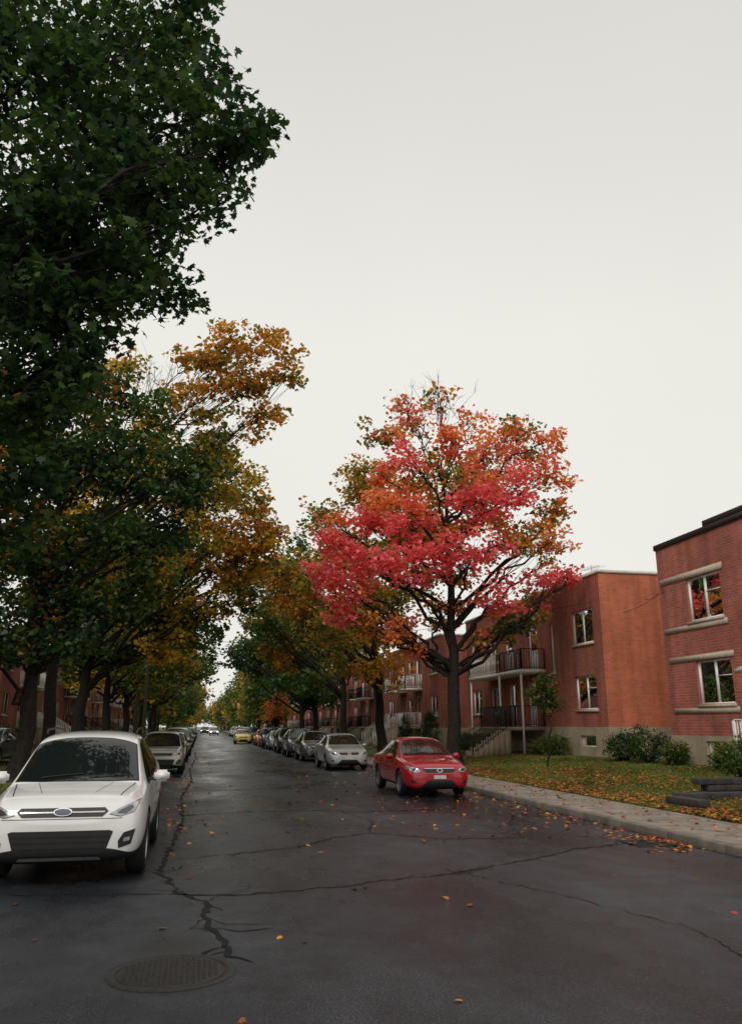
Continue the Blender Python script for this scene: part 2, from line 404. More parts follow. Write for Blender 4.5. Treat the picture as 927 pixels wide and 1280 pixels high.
def tree(name, base, lobes, trunk_r, fork, leaf=.2, tmpl=SIMPLE, k=3.0, seed=1, twigs=True, lean=(0,0), bare=None, flat=.75, thin=(), lf=1.0):
    rng = np.random.default_rng(seed)
    e = empty(name)
    tb = Tubes(8); tw = Tubes(4)
    bx, by = base; z0 = zlawn(bx) - .1
    topz = max(l[2] for l in lobes)
    zt = topz * .86
    nz = 16
    cen = np.mean([[l[0], l[1]] for l in lobes], axis=0) * .55
    T = []
    wob = np.cumsum(rng.normal(size=(nz, 2)) * .09, axis=0)
    for i in range(nz):
        t = i/(nz-1); z = z0 + (zt - z0)*t
        q = max(0, (z - fork) / max(.1, zt - fork))
        p = lw(base, cen[0]*q + lean[0]*t, cen[1]*q + lean[1]*t, z)
        p[:2] += wob[i] * (i > 0)
        T.append(p)
    T = np.array(T)
    zz = T[:, 2]
    R = np.where(zz < fork, trunk_r * (1 - .2*(zz - z0)/max(.1, fork - z0)), trunk_r*.72*np.clip(1 - (zz-fork)/(zt-fork+.1), .05, 1)**.9)
    R[0] = trunk_r * 1.5
    tb.add(T, R)
    allc = []; allcol = []
    la = leaf*leaf*.5
    for li, (lat, dep, z, r, pal) in enumerate(lobes):
        c = lw(base, lat, dep, z)
        hd = math.hypot(c[0]-T[0][0], c[1]-T[0][1])
        za = max(fork*.9, min(z - hd*.85, zt*.9)); za = max(za, fork*.85)
        idx = int(np.argmin(np.abs(zz - za)))
        p0 = T[idx]
        mid = p0*.5 + c*.5; mid[2] = p0[2]*.4 + c[2]*.6 if z > p0[2] else (p0[2] + .7)
        mid += rng.normal(size=3) * .14 * hd * np.array([1, 1, .4])
        n = 11; ts = np.linspace(0, 1, n)[:, None]
        B = (1-ts)**2*p0 + 2*ts*(1-ts)*mid + ts**2*c
        B[1:-1] += rng.normal(size=(n-2, 3))*.06*min(2, hd+.5)
        L = np.linalg.norm(c - p0)
        r0 = min(R[idx]*.6, .015 + .011*L + .012*r) * lf
        tb.add(B, r0*np.linspace(1, 0, n)**.8 + .013)
        kk = k * (.45 if lat < .9 and name.startswith("green") and leaf < .19 else 1) * (.45 if li in thin else 1)
        nleaf = int(kk * math.pi*r*r / la)
        ncl = max(9, int(9 * r**1.5 + 6))
        d = rng.normal(size=(ncl, 3)); d /= np.linalg.norm(d, axis=1)[:, None]
        rad = r * rng.uniform(.1, 1.0, size=ncl)**.5 * rng.uniform(.75, 1.12, size=ncl)
        cc = c + d*rad[:, None]*np.array([1, 1, flat])
        if twigs:
            for q in cc[:: (1 if leaf < .25 else 3)]:
                s0 = B[rng.integers(n//2, n)]
                m2 = (s0+q)/2 + rng.normal(size=3)*.08*r
                tw.add([s0, m2, q], [.014, .009, .004])
        w = rng.uniform(.4, 1.6, size=ncl); 
        crad = (rng.uniform(.22, .46, size=ncl)*r**.8 + .14)
        w = w*crad**2; w /= w.sum()
        cnt = rng.multinomial(nleaf, w)
        ccol = pick(pal, ncl, rng) * rng.uniform(.75, 1.2, size=(ncl, 1))
        cid = np.repeat(np.arange(ncl), cnt)
        dd = rng.normal(size=(nleaf, 3)); dd /= np.linalg.norm(dd, axis=1)[:, None]
        off = dd * (rng.uniform(.05, 1, size=(nleaf, 1))**.45) * crad[cid][:, None] * rng.uniform(.85, 1.15, size=(nleaf, 1)) * np.array([1, 1, .62])
        allc.append(cc[cid] + off)
        lc = pick(pal, nleaf, rng)
        mixw = rng.uniform(0, 1, size=(nleaf, 1)) < .65
        allcol.append(np.where(mixw, ccol[cid], lc) * rng.uniform(.75, 1.25, size=(nleaf, 1)))
    if bare:
        for (lat, dep, z, r) in bare:
            c = lw(base, lat, dep, z)
            for i in range(14):
                q = c + rng.normal(size=3)*np.array([.6, .6, .3])*r + np.array([0, 0, r*.25])
                s0 = c + np.array([rng.normal()*.3*r, rng.normal()*.3*r, -r*1.0])
                m1 = s0*.5+q*.5 + rng.normal(size=3)*.10
                tw.add([s0, m1, q], [.013, .008, .004])
                for j in range(3):
                    q2 = q + rng.normal(size=3)*.25 + np.array([0, 0, .1])
                    tw.add([m1*.3+q*.7, (m1+q)/2*.2+q2*.8, q2], [.006, .004, .003])
    C = np.concatenate(allc); K = np.clip(np.concatenate(allcol), 0, .97)
    keep = C[:, 2] > 1.9
    C = C[keep]; K = K[keep]
    V, F = leaf_geo(C, leaf, tmpl, rng=rng)
    np_mesh("foliage", V, F, M['leaf'], cols=np.repeat(K, len(tmpl), axis=0), parent=e)
    tb.obj("trunk_and_limbs", M['bark'], e)
    if tw.n: tw.obj("twigs", M['bark'], e)
    return e

# --- red maple (right)
red = [(-1.35,0,15.3,1.35,'ro'),(-2.8,-.5,14.4,1.1,'og'),(2.2,.5,13.7,1.8,'ro'),(4.3,0,12.6,1.3,'ro'),(4.7,0,14.2,.9,'ro'),(0,0,12.4,1.8,'og'),(-2.4,-1,11.0,1.5,'ro'),
 (-4.9,-1,9.4,1.3,'rd'),(-4.3,-1,7.4,1.4,'rd'),(-1.8,-2,8.0,1.6,'rd'),(.6,-2,8.6,1.5,'rd'),(3.1,-.5,9.8,1.6,'og'),(4.1,0,7.7,1.1,'rd'),(2.0,-1,7.0,1.2,'rd'),
 (-2.3,-1,5.7,.95,'ro'),(2.9,-1,11.7,1.5,'rd'),(-3.7,-.5,5.9,.85,'og'),(-5.6,-.5,8.1,1.0,'rd'),(-.1,.5,6.6,1.0,'og'),(-.4,.6,10.3,1.5,'ro'),(1.2,-2,10.8,1.4,'rd'),
 (-3.4,-1.5,8.4,1.3,'rd'),(4.9,.3,11.0,.9,'og'),(1.2,.8,15.4,1.0,'ro'),(-1.9,-1.5,12.8,1.0,'rd'),(3.6,.4,6.4,.8,'og'),(-1.9,-1.8,9.9,1.2,'rd'),
 (-.2,0,16.3,1.1,'og'),(-2.2,-.2,15.8,.8,'ro'),(.4,-.5,14.0,1.3,'ro'),(3.4,0,14.8,.9,'og'),(-1.6,-.4,4.9,.6,'ro'),(4.6,0,9.6,.9,'ro'),(5.0,-.3,7.9,.7,'rd'),
 (2.5,0,5.9,.8,'gr'),(1.3,0,5.5,.6,'og'),(-2.9,0,12.6,.9,'ro'),(-3.4,-.6,10.3,1.1,'rd'),(-4.6,-.8,6.3,.8,'rd'),(-5.0,-.6,10.4,.6,'ro'),(1.0,-1,12.0,1.2,'ro')]
back = [(l+.3, d+3.0, z, r*.9, 'og') for (l, d, z, r, p) in red[::2] if z < 14]
tree("red_maple_tree", (10.2, 32.7), red + back, .31, 4.4, leaf=.20, k=2.15, seed=5, bare=[(-.3,0,16.5,1.2),(-1.2,0,15.9,1.0)], thin=(0, 27, 28, 23), lf=.85)

# --- near dark green maple (left, overhanging)
a1 = [(5.9,.4,12.6,.7,'dg'),(5.4,.4,11.5,.55,'dg'),(4.9,.4,13.2,1.0,'dg'),(4.5,.6,14.3,1.0,'dg'),(4.1,.4,15.8,1.15,'dg'),(4.3,.4,11.4,1.0,'dg'),(4.05,.2,9.9,.75,'dg'),
 (3.5,.4,9.0,.7,'dg'),(2.5,.4,14.0,1.6,'dg'),(2.4,0,11.6,1.6,'dg'),(2.3,.5,9.5,1.4,'dg'),(2.2,.2,7.6,1.1,'dg'),(2.2,.5,6.1,1.0,'dg'),(5.3,.3,12.3,.8,'dg'),(3.4,.8,12.6,1.3,'dg'),
 (3.2,.5,10.5,1.1,'dg'),(1.9,.6,4.9,.8,'dgo'),(0,0,17,2.6,'dg'),(-3,0,14,2.6,'dg'),(0,3,12,2.4,'dg'),(0,-2,13,2.2,'dg'),(-3,1,10,2.2,'dg'),(0,0,8,1.8,'dg'),
 (2.6,1.5,16.2,1.6,'dg'),(1.2,1,14.5,1.8,'dg'),(1.0,2,10.5,1.8,'dg'),(1.2,2.4,8,1.5,'dg'),(3.2,2.5,13.6,1.5,'dg'),(3.2,2.6,11,1.3,'dg'),
 (3.0,.2,8.3,.85,'dg'),(2.3,-.2,8.8,1.0,'dg'),(2.0,-.6,10.2,1.0,'dg'),(2.8,-.5,10.8,.9,'dg'),(1.9,-.5,7.0,.9,'dgo'),(1.7,-.6,5.6,.8,'dgo'),(3.9,0,9.1,.45,'dg'),(2.8,0,7.3,.7,'dg'),(4.6,0,10.5,.45,'dg')]
tree("green_maple_tree", (-5.5, 14), a1, .34, 3.6, leaf=.17, tmpl=MAPLE, k=2.5, seed=8, lf=.7)

# --- second green maple left
a2 = [(5.0,-.5,10.1,1.2,'dg'),(5.3,-.5,9.1,1.0,'dg'),(3.5,-.5,9.6,1.5,'dg'),(2.9,-.5,7.5,1.4,'dg'),(2.1,0,10.7,1.7,'dg'),(1.3,0,13.0,1.5,'dgo'),(.4,0,10.6,1.8,'dg'),(.4,-.5,7.3,1.6,'dgo'),
 (.4,0,5.1,1.3,'dgo'),(2.0,0,5.3,1.1,'dg'),(-.7,0,7,1.8,'dgo'),(-1,0,10.5,2.2,'dg'),(-1,0,4.6,1.2,'dg'),(0,2,14,1.8,'dgo'),(-3,0,9,2.2,'dg'),(-3,1,12.5,2,'dg'),(4.2,1,8.2,1.2,'dg'),(3.0,1,11.6,1.2,'gr'),(1,2,8.5,1.8,'gr'),
 (.3,-1,4.1,1.1,'dgo'),(-1.3,-1,4.3,1.2,'dg'),(1.6,-.6,4.4,1.0,'dg'),(3.0,0,5.9,1.1,'gr'),(4.0,0,6.8,1.0,'gr'),(-2.6,0,5.0,1.4,'dg'),(2.9,.5,12.6,1.0,'gr')]
tree("green_maple_tree", (-5.5, 27.5), a2, .28, 3.1, leaf=.20, k=2.4, seed=12, lf=.75)

a3 = [(7.8,-.5,17.0,1.2,'or'),(8.6,-.5,15.9,.9,'or'),(6.4,-.5,17.4,1.3,'or'),(4.8,-.5,16.7,1.1,'or'),(6.5,0,15.3,1.4,'or'),(4.5,0,14.9,1.4,'or'),(7.6,0,14.2,1.0,'or'),(6.0,0,13.5,1.3,'ol'),
 (1.4,0,16.3,1.1,'ye'),(.4,0,14.3,1.3,'ye'),(3.0,0,13.5,1.2,'ye'),(0,0,12,2,'or'),(3.5,1,11.5,1.8,'ye'),(-2,0,14,2,'or'),(-2,0,10,2,'gr'),(1.5,0,9,2,'gr'),(5.2,.5,11.5,1.6,'ye'),(-1,0,6.5,1.6,'gr'),(3,0,7.5,1.6,'ye'),
 (5.5,0,16.3,1.1,'or'),(7.2,0,15.9,1.0,'or'),(5.3,.3,12.6,1.3,'ol')]
tree("orange_maple_tree", (-5.5, 33), a3, .25, 4.2, leaf=.21, k=2.3, seed=21, bare=[(3.2,0,16.2,1.2),(2.4,0,15.4,1.2)], lf=.65)

a4 = [(6.7,0,13.3,1.8,'ye'),(7.1,0,11.3,1.8,'or'),(8.0,0,9.6,1.3,'or'),(5.3,0,10,2.1,'ye'),(4.3,0,7.8,1.8,'ye'),(6.3,0,7.8,1.5,'ye'),(3.7,0,5.6,1.5,'ye'),(2.2,0,7.3,1.8,'gr'),(1.6,0,4.8,1.1,'gr'),
 (4.8,0,12.4,2.0,'ye'),(8.7,0,11.0,1.0,'or'),(5.4,0,6.0,1.1,'gr'),(0,0,12,2.6,'ye'),(0,0,8,2.2,'gr'),(-3,0,10,2.6,'gr'),(2,1,14.5,2.0,'ye'),(3,2,10.5,2.2,'gr'),(0,0,5.2,1.3,'gr'),(-2.5,0,6,1.8,'gr'),(7.0,1,9.0,1.4,'ye'),
 (7.6,.4,12.2,1.1,'ye'),(6.2,-.5,9.3,1.4,'or'),(5.8,0,14.6,1.2,'ye'),(7.4,0,7.6,1.0,'gr'),(3.0,-.5,9.2,1.5,'ye'),(4.8,-.4,6.9,1.1,'ye'),(8.4,-.3,10.2,1.0,'ye')]
tree("yellow_maple_tree", (-5.5, 40), a4, .30, 3.8, leaf=.23, k=2.5, seed=33, lf=.65)

def generic(name, base, H, rad, pals, seed, leaf=.32, k=2.1, low=4.0, shift=0., twigs=True, tr=.27):
    r = random.Random(seed); lobes = []
    n = 30
    zc = (H + low)/2; hz = (H - low)/2
    for i in range(n):
        while True:
            x, y, z = [r.uniform(-1, 1) for _ in range(3)]
            q = x*x + y*y + z*z
            if .12 < q < 1: break
        wz = 1 - .25*max(0, z)
        lobes.append((x*rad*wz + shift, y*rad*wz, zc + z*hz*.92, r.uniform(1.2, 2.0)*rad/6.0, r.choice(pals)))
    tree(name, base, lobes, tr, low*.95, leaf=leaf, tmpl=QUAD if leaf > .28 else SIMPLE, k=k, seed=seed, twigs=twigs, lf=.8)

# right row further away
generic("autumn_maple_tree", (10.2, 46.0), 17.4, 6.0, ['ol','or','ol'], 41, leaf=.25, shift=-1.4, tr=.30)
generic("autumn_maple_tree", (10.2, 59.5), 18.5, 6.2, ['ol','gr','ol','or'], 42, leaf=.28, shift=-.9)
generic("green_maple_tree", (10.2, 73), 14.8, 6.6, ['gr','gr','dg'], 43, shift=-1.5, low=3.6)
generic("green_maple_tree", (10.2, 87), 14.2, 6.8, ['gr','dg','gr'], 44, leaf=.36, shift=-1.4, low=3.6)
generic("green_maple_tree", (10.2, 102), 14.0, 6.5, ['gr','ol','gr'], 45, leaf=.4, shift=-1)
# left row further away
generic("green_maple_tree", (-5.5, 52), 15.0, 6.2, ['gr','ye','gr'], 51, leaf=.28, shift=.6, low=3.4)
generic("yellow_maple_tree", (-5.5, 65), 14.5, 6.0, ['ye','gr','gr'], 52, leaf=.32, shift=.2, low=3.4)
generic("green_maple_tree", (-5.5, 79), 14.0, 6.2, ['gr','gr','ye'], 53, leaf=.36)
generic("green_maple_tree", (-5.5, 95), 13.5, 6.0, ['gr','ye','gr'], 54, leaf=.4)

def tree_mass(name, items, leaf, seed):
    rng = np.random.default_rng(seed); e = empty(name); tb = Tubes(6); C = []; K = []
    for (x, y, H, rad, pal) in items:
        tb.add([(x, y, 0), (x+.1, y, H*.4), (x, y+.1, H*.85)], [.35, .25, .05])
        n = int(2.8*math.pi*rad*rad*1.3/(leaf*leaf*.45))
        ncl = 60
        d = rng.normal(size=(ncl, 3)); d /= np.linalg.norm(d, axis=1)[:, None]
        cc = np.array([x, y, H*.58]) + d * (rng.uniform(.25, 1, size=(ncl, 1))**.5) * np.array([rad, rad, H*.42])
        cid = rng.integers(0, ncl, size=n)
        C.append(cc[cid] + rng.normal(size=(n, 3))*rad*.12)
        K.append(pick(pal, ncl, rng)[cid]*rng.uniform(.7, 1.3, size=(n, 1)))
        for q in cc[::3]: tb.add([(x, y, H*.35), ((x+q[0])/2, (y+q[1])/2, q[2]*.6+H*.12), tuple(q)], [.12, .08, .03])
    C = np.concatenate(C); K = np.clip(np.concatenate(K), 0, .9)
    V, F = leaf_geo(C, leaf, QUAD, rng=rng)
    np_mesh("foliage", V, F, M['leaf'], cols=np.repeat(K, 4, axis=0), parent=e)
    tb.obj("trunks", M['bark'], e)
items = []
r0 = random.Random(9)
for i, y in enumerate(range(117, 420, 15)):
    items.append((10.2 + r0.uniform(-.6, 1), y, r0.uniform(11.5, 14), r0.uniform(5, 6.4), r0.choice(['gr','gr','ye','ol'])))
    items.append((-5.6 + r0.uniform(-1, .6), y - 6, r0.uniform(11, 14), r0.uniform(5, 6.2), r0.choice(['gr','ye','gr','ol'])))
for i in range(16):
    items.append((-60 + i*8.5 + r0.uniform(-2, 2), 430 + r0.uniform(-8, 8), r0.uniform(11, 16), r0.uniform(6, 8), r0.choice(['gr','ol','gr'])))
for i in range(14):
    items.append((-26 + r0.uniform(-3, 3), 10 + i*13, r0.uniform(9, 13), r0.uniform(5, 6.5), r0.choice(['dg','gr','ol'])))
tree_mass("distant_trees", items, .6, 77)
generic("orange_maple_tree", (8.3, 92), 5.4, 2.1, ['og','ro','og'], 61, leaf=.22, low=1.9, twigs=False, tr=.12)
sap = [(0,0,3.1,.42,'gr'),(.3,.1,2.7,.38,'gr'),(-.3,0,2.75,.38,'gr'),(.05,0,3.5,.28,'gr'),(.1,.1,2.4,.33,'gr'),(-.15,-.1,3.25,.3,'gr'),(.35,0,3.1,.22,'gr'),(-.45,0,3.0,.25,'gr'),(.45,0,2.5,.25,'gr')]
tree("young_tree", (12.5, 28.7), sap, .04, 1.6, leaf=.11, k=2.0, seed=71)

# --- shrubs
def shrub(name, x, y, w, h, pal, seed, leaf=.07, n=2600, cone=False):
    rng = np.random.default_rng(seed); z0 = zlawn(x) if x < FR+2 else .5
    e = empty(name, (x, y, z0))
    ncl = 46
    d = rng.normal(size=(ncl, 3)); d /= np.linalg.norm(d, axis=1)[:, None]
    cc = d * rng.uniform(.4, 1, size=(ncl, 1))**.5 * np.array([w/2, w/2, h*.45]) + np.array([0, 0, h*.5])
    if cone: cc[:, :2] *= np.clip(1.15 - cc[:, 2:3]/h, .1, 1)
    cid = rng.integers(0, ncl, size=n)
    C = cc[cid] + rng.normal(size=(n, 3))*.09*w*np.array([1,1,.8]); C[:, 2] = np.abs(C[:, 2]) + .02
    K = pick(pal, ncl, rng)[cid]*rng.uniform(.6, 1.4, size=(n, 1))
    V, F = leaf_geo(C, leaf, SIMPLE, rng=rng, upbias=.2)
    np_mesh("foliage", V, F, M['leaf'], cols=np.repeat(K, 6, axis=0), parent=e)
    t = Tubes(5)
    for q in cc[::2]: t.add([(0, 0, -.05), tuple(q*.5), tuple(q)], [.02, .012, .005])
    t.obj("stems", M['bark'], e)
for i, (x, y, w, h, p) in enumerate([(15.1,33.8,1.3,.8,'gr'),(15.0,35.2,1.0,.6,'gr'),(15.0,42.3,1.6,.9,'gr'),(14.6,44.2,1.4,.8,'dg'),(15.0,46,1.3,.9,'gr'),(14.2,40.6,1.2,.6,'gr'),
      (15.1,28.0,1.3,1.0,'dg'),(15.2,26.4,1.5,1.2,'dg'),(15.1,24.6,1.0,.7,'gr'),(15.0,21.7,.9,.6,'gr'),(13.4,18.7,1.2,1.1,'gr'),(13.8,17.4,1.2,1.0,'gr')]):
    shrub("shrub", x, y, w, h, p, 100+i)
shrub("conifer_shrub", 14.2, 50.5, 1.5, 2.4, 'dg', 140, cone=True, n=4000)
shrub("conifer_shrub", 14.2, 57, 1.4, 2.2, 'dg', 141, cone=True, n=3000)

# --- grass blades
def grass(x0, x1, y0, y1, n, seed):
    rng = np.random.default_rng(seed)
    x = rng.uniform(x0, x1, n); y = y0 + (y1-y0)*rng.uniform(0, 1, n)**1.3; z = zlawn_np(x)
    h = rng.uniform(.03, .085, n); a = rng.uniform(0, 2*np.pi, n); w = .009
    lx, ly = rng.normal(size=n)*.03, rng.normal(size=n)*.03
    V = np.stack([np.stack([x-w*np.cos(a), y-w*np.sin(a), z], -1), np.stack([x+w*np.cos(a), y+w*np.sin(a), z], -1), np.stack([x+lx, y+ly, z+h], -1)], 1)
    patch = .75 + .35*np.sin(x*1.3+1)*np.sin(y*.8) 
    c = np.array([.105, .165, .028])*(rng.uniform(.5, 1.4, size=n)*patch)[:, None] + np.array([.07, .035, 0])*rng.uniform(0, 1, size=(n, 1))
    np_mesh("grass", V.reshape(-1, 3), np.arange(3*n).reshape(n, 3), M['litter'], cols=np.repeat(np.clip(c, 0, 1), 3, axis=0))
grass(9.18, 15.8, 11, 46, 150000, 1)
grass(-11.8, -4.6, 16, 45, 30000, 2)

# --- fallen leaves
def litter(specs):
    rng = np.random.default_rng(91); C = []; K = []
    cs = np.array([(.60,.20,.04),(.42,.15,.035),(.55,.28,.05),(.25,.09,.03),(.60,.10,.06),(.16,.08,.03)])
    for (x0, x1, y0, y1, n, kind) in specs:
        x = rng.uniform(x0, x1, n)
        if kind == 'r': x = x1 - np.abs(rng.normal(size=n))*(x1-x0)*.4; x = np.clip(x, x0, x1)
        if kind == 'l': x = x0 + np.abs(rng.normal(size=n))*(x1-x0)*.4
        y = rng.uniform(y0, y1, n)
        if kind == 'c':
            cl = rng.integers(0, 50, n); cx = rng.uniform(x0, x1, 50); cy = rng.uniform(y0, y1, 50)
            x = np.clip(cx[cl] + rng.normal(size=n)*.6, x0, x1); y = cy[cl] + rng.normal(size=n)*.9
        if x0 >= SR or x1 <= SL: z = zlawn_np(x) + .045
        elif x0 >= KR or x1 <= KL: z = np.full(n, .14)
        else: z = np.full(n, .014)
        C.append(np.stack([x, y, z], -1)); K.append(cs[rng.integers(0, len(cs), n)]*rng.uniform(.5, 1.2, size=(n, 1)))
    C = np.concatenate(C); K = np.clip(np.concatenate(K), 0, 1)
    n = len(C); T = MAPLE
    nrm = rng.normal(size=(n, 3))*.22; nrm[:, 2] = 1; nrm /= np.linalg.norm(nrm, axis=1)[:, None]
    t = rng.normal(size=(n, 3)); v = t - (t*nrm).sum(1)[:, None]*nrm; v /= np.linalg.norm(v, axis=1)[:, None]; u = np.cross(v, nrm)
    s = rng.uniform(.045, .10, n)
    P = C[:, None] + s[:, None, None]*(u[:, None]*T[None, :, 0:1] + v[:, None]*(T[None, :, 1:2]-.4) + nrm[:, None]*T[None, :, 2:3]*.8)
    np_mesh("fallen_leaves", P.reshape(-1, 3), np.arange(n*len(T)).reshape(n, -1), M['litter'], cols=np.repeat(K, len(T), axis=0))
litter([(9.2,15.5,12,45,3200,'u'),(9.2,13.0,13,42,7000,'c'),(9.2,10.4,12,45,3000,'u'),(7.6,9.1,10,50,750,'u'),(6.0,7.38,12,60,1200,'r'),(-2.6,7.2,3.5,30,110,'u'),(-.6,1.0,12,60,380,'l'),(2.5,7,13,50,420,'u'),
        (6.4,7.38,11.2,13.0,150,'r'),(-11,-4.6,14,50,2500,'c'),(-2.6,-.3,16,32,200,'u'),(-4.4,-2.8,8,50,300,'u')])

# ------------------------------------------------------------------ houses
def wallholes(acc, X, s, ya, yb, za, zb, rects, depth=.16):
    """wall in plane x=X, outward normal is -s along x. rects: (y0,y1,z0,z1)"""
    ys = sorted({ya, yb, *[v for r in rects for v in r[:2]]}); zs = sorted({za, zb, *[v for r in rects for v in r[2:]]})
    for i in range(len(ys)-1):
        for j in range(len(zs)-1):
            yc, zc = (ys[i]+ys[i+1])/2, (zs[j]+zs[j+1])/2
            if any(r[0] < yc < r[1] and r[2] < zc < r[3] for r in rects): continue
            acc.quad((X, ys[i], zs[j]), (X, ys[i+1], zs[j]), (X, ys[i+1], zs[j+1]), (X, ys[i], zs[j+1]))
    for (y0, y1, z0, z1) in rects:
        X2 = X + s*depth
        acc.quad((X,y0,z0),(X2,y0,z0),(X2,y0,z1),(X,y0,z1)); acc.quad((X,y1,z0),(X2,y1,z0),(X2,y1,z1),(X,y1,z1))
        acc.quad((X,y0,z1),(X2,y0,z1),(X2,y1,z1),(X,y1,z1)); acc.quad((X,y0,z0),(X2,y0,z0),(X2,y1,z0),(X,y1,z0))

def railing(acc, x0, y0, x1, y1, z, zt=None, h=.95, step=.12, t=.018):
    """straight rail from (x0,y0,z) to (x1,y1,zt)"""
    if zt is None: zt = z
    L = math.hypot(x1-x0, y1-y0); n = max(2, int(L/step))
    for i in range(n+1):
        q = i/n; x, y, zz = x0+(x1-x0)*q, y0+(y1-y0)*q, z+(zt-z)*q
        w = t*1.6 if i in (0, n) else t*.6
        acc.box(x-w, x+w, y-w, y+w, zz, zz+h)
    m = max(1, int(L/.3)) if zt != z else 1
    for zo in (.08, h):
        for i in range(m):
            q0, q1 = i/m, (i+1)/m
            xa, xb, ya, yb = x0+(x1-x0)*q0, x0+(x1-x0)*q1, y0+(y1-y0)*q0, y0+(y1-y0)*q1
            za = z+(zt-z)*q0+zo; zb_ = z+(zt-z)*q1+zo
            px, py = (t, 0) if abs(y1-y0) > abs(x1-x0) else (0, t)
            n0 = len(acc.v)
            acc.v += [(xa-px,ya-py,za),(xa+px,ya+py,za),(xa+px,ya+py,za+.035),(xa-px,ya-py,za+.035),
                      (xb-px,yb-py,zb_),(xb+px,yb+py,zb_),(xb+px,yb+py,zb_+.035),(xb-px,yb-py,zb_+.035)]
            for f in ((0,1,5,4),(1,2,6,5),(2,3,7,6),(3,0,4,7)): acc.f.append(tuple(n0+k for k in f))

def house(name, X, s, y0, y1, zf, H, wins, brick, side_brick=None, depth=12, cap='flash', balcs=(), trims=(), seed=0):
    e = empty(name); r = random.Random(seed)
    br, sb, fd, fr, gl, cu, rm, dr_, tr = Acc(), Acc(), Acc(), Acc(), Acc(), Acc(), Acc(), Acc(), Acc()
    rects = []; brects = []
    for (yc, zc, w, h, kind) in wins:
        q = (yc-w/2, yc+w/2, zc-h/2, zc+h/2)
        (brects if kind == 'b' else rects).append(q)
    wallholes(br, X, s, y0, y1, zf, H, rects)
    wallholes(fd, X-s*.035, s, y0-.035, y1+.035, -.1, zf, brects, .2)
    XB = X + s*depth
    for yy in (y0, y1): sb.quad((X, yy, zf), (XB, yy, zf), (XB, yy, H), (X, yy, H))
    sb.quad((XB, y0, 0), (XB, y1, 0), (XB, y1, H), (XB, y0, H))
    for yy in (y0-.035, y1+.035): fd.quad((X-s*.035, yy, -.1), (XB, yy, -.1), (XB, yy, zf), (X-s*.035, yy, zf))
    fd.quad((X-s*.035, y0-.035, zf), (X+s*.0, y0-.035, zf), (X, y1+.035, zf), (X-s*.035, y1+.035, zf))
    for yy, y2 in ((y0-.035, y0), (y1, y1+.035)): fd.quad((X, yy, zf), (XB, yy, zf), (XB, y2, zf), (X, y2, zf))
    rf = Acc(); rf.quad((X, y0, H-.05), (XB, y0, H-.05), (XB, y1, H-.05), (X, y1, H-.05)); rf.obj("roof", M['gravelroof'], e)
    cp = Acc(); t = .10 if cap == 'flash' else .16
    cp.box(X-s*.05, X+s*.22, y0-.05, y1+.05, H-.03, H+t); cp.box(X+s*.222, XB, y0-.05, y0+.22, H-.03, H+t-.003); cp.box(X+s*.222, XB, y1-.22, y1+.05, H-.03, H+t-.003)
    cp.obj("parapet_cap", M['flash'] if cap == 'flash' else M['darkroof'], e)
    for (yc, zc, w, h, kind) in wins:
        a0, a1, b0, b1 = yc-w/2, yc+w/2, zc-h/2, zc+h/2
        xf, xi = X+s*.07, X+s*.13
        t = .06 if kind != 'b' else .035
        fr.box(xf, xi, a0, a1, b0, b0+t); fr.box(xf, xi, a0, a1, b1-t, b1)
        fr.box(xf, xi, a0, a0+t, b0+t, b1-t); fr.box(xf, xi, a1-t, a1, b0+t, b1-t)
        if kind == 'w' and w > 1.2:
            fr.box(xf+s*.005, xi-s*.005, yc-.04, yc+.04, b0+t, b1-t)
            if r.random() < .5: fr.box(xf+s*.012, xi-s*.012, a0+t, yc-.04, b0+h*.62, b0+h*.62+.03)
        elif kind == 'w' and w > .5:
            fr.box(xf+s*.012, xi-s*.012, a0+t, a1-t, zc-.018, zc+.018)
        if kind == 'd':
            pan = dr_
            pan.box(X+s*.10, X+s*.15, a0+t, a1-t, b0+.02, b0+h*.42)
            fr.box(xf+s*.01, xi-s*.01, a0+t, a1-t, b0+h*.42, b0+h*.46)
        xg = X+s*.10 + s*(.002 if kind=='d' else 0)
        zlow = b0+h*.46 if kind == 'd' else b0+t
        gl.quad((xg, a0+t, zlow), (xg, a1-t, zlow), (xg, a1-t, b1-t), (xg, a0+t, b1-t))
        rm.quad((X+s*.55, a0-.3, b0-.3), (X+s*.55, a1+.3, b0-.3), (X+s*.55, a1+.3, b1+.3), (X+s*.55, a0-.3, b1+.3))  # dark sheet behind the pane stands in for unlit room depth
        if kind == 'w' and r.random() < .9:
            cw = w*r.uniform(.18, .32)
            for (c0, c1) in ((a0, a0+cw), (a1-cw*r.uniform(.6, 1.5), a1)):
                n = max(4, int((c1-c0)/.05))
                for i in range(n):
                    ya, yb = c0+(c1-c0)*i/n, c0+(c1-c0)*(i+1)/n
                    xa = X+s*(.18 + (.03 if i % 2 else 0)); xb = X+s*(.18 + (0 if i % 2 else .03))
                    cu.quad((xa, ya, b0), (xb, yb, b0), (xb, yb, b1), (xa, ya, b1))
        if kind == 'w': tr.box(X-s*.05, X+s*.068, a0-.06, a1+.06, b0-.09, b0-.002)
    for (ya, yb, za, zb_) in trims: tr.box(X-s*.028, X+s*.04, ya, yb, za, zb_)
    br.obj("front_wall", brick, e); sb.obj("side_walls", side_brick or brick, e); fd.obj("foundation", M['found'], e)
    fr.obj("window_frames", M['white'], e); gl.obj("window_glass", M['glass'], e); cu.obj("curtains", M['curtain'], e); rm.obj("room_shade_sheets", M['room'], e)
    dr_.obj("doors", M['doorwhite'], e); tr.obj("sills_and_lintels", M['stone_trim'], e)
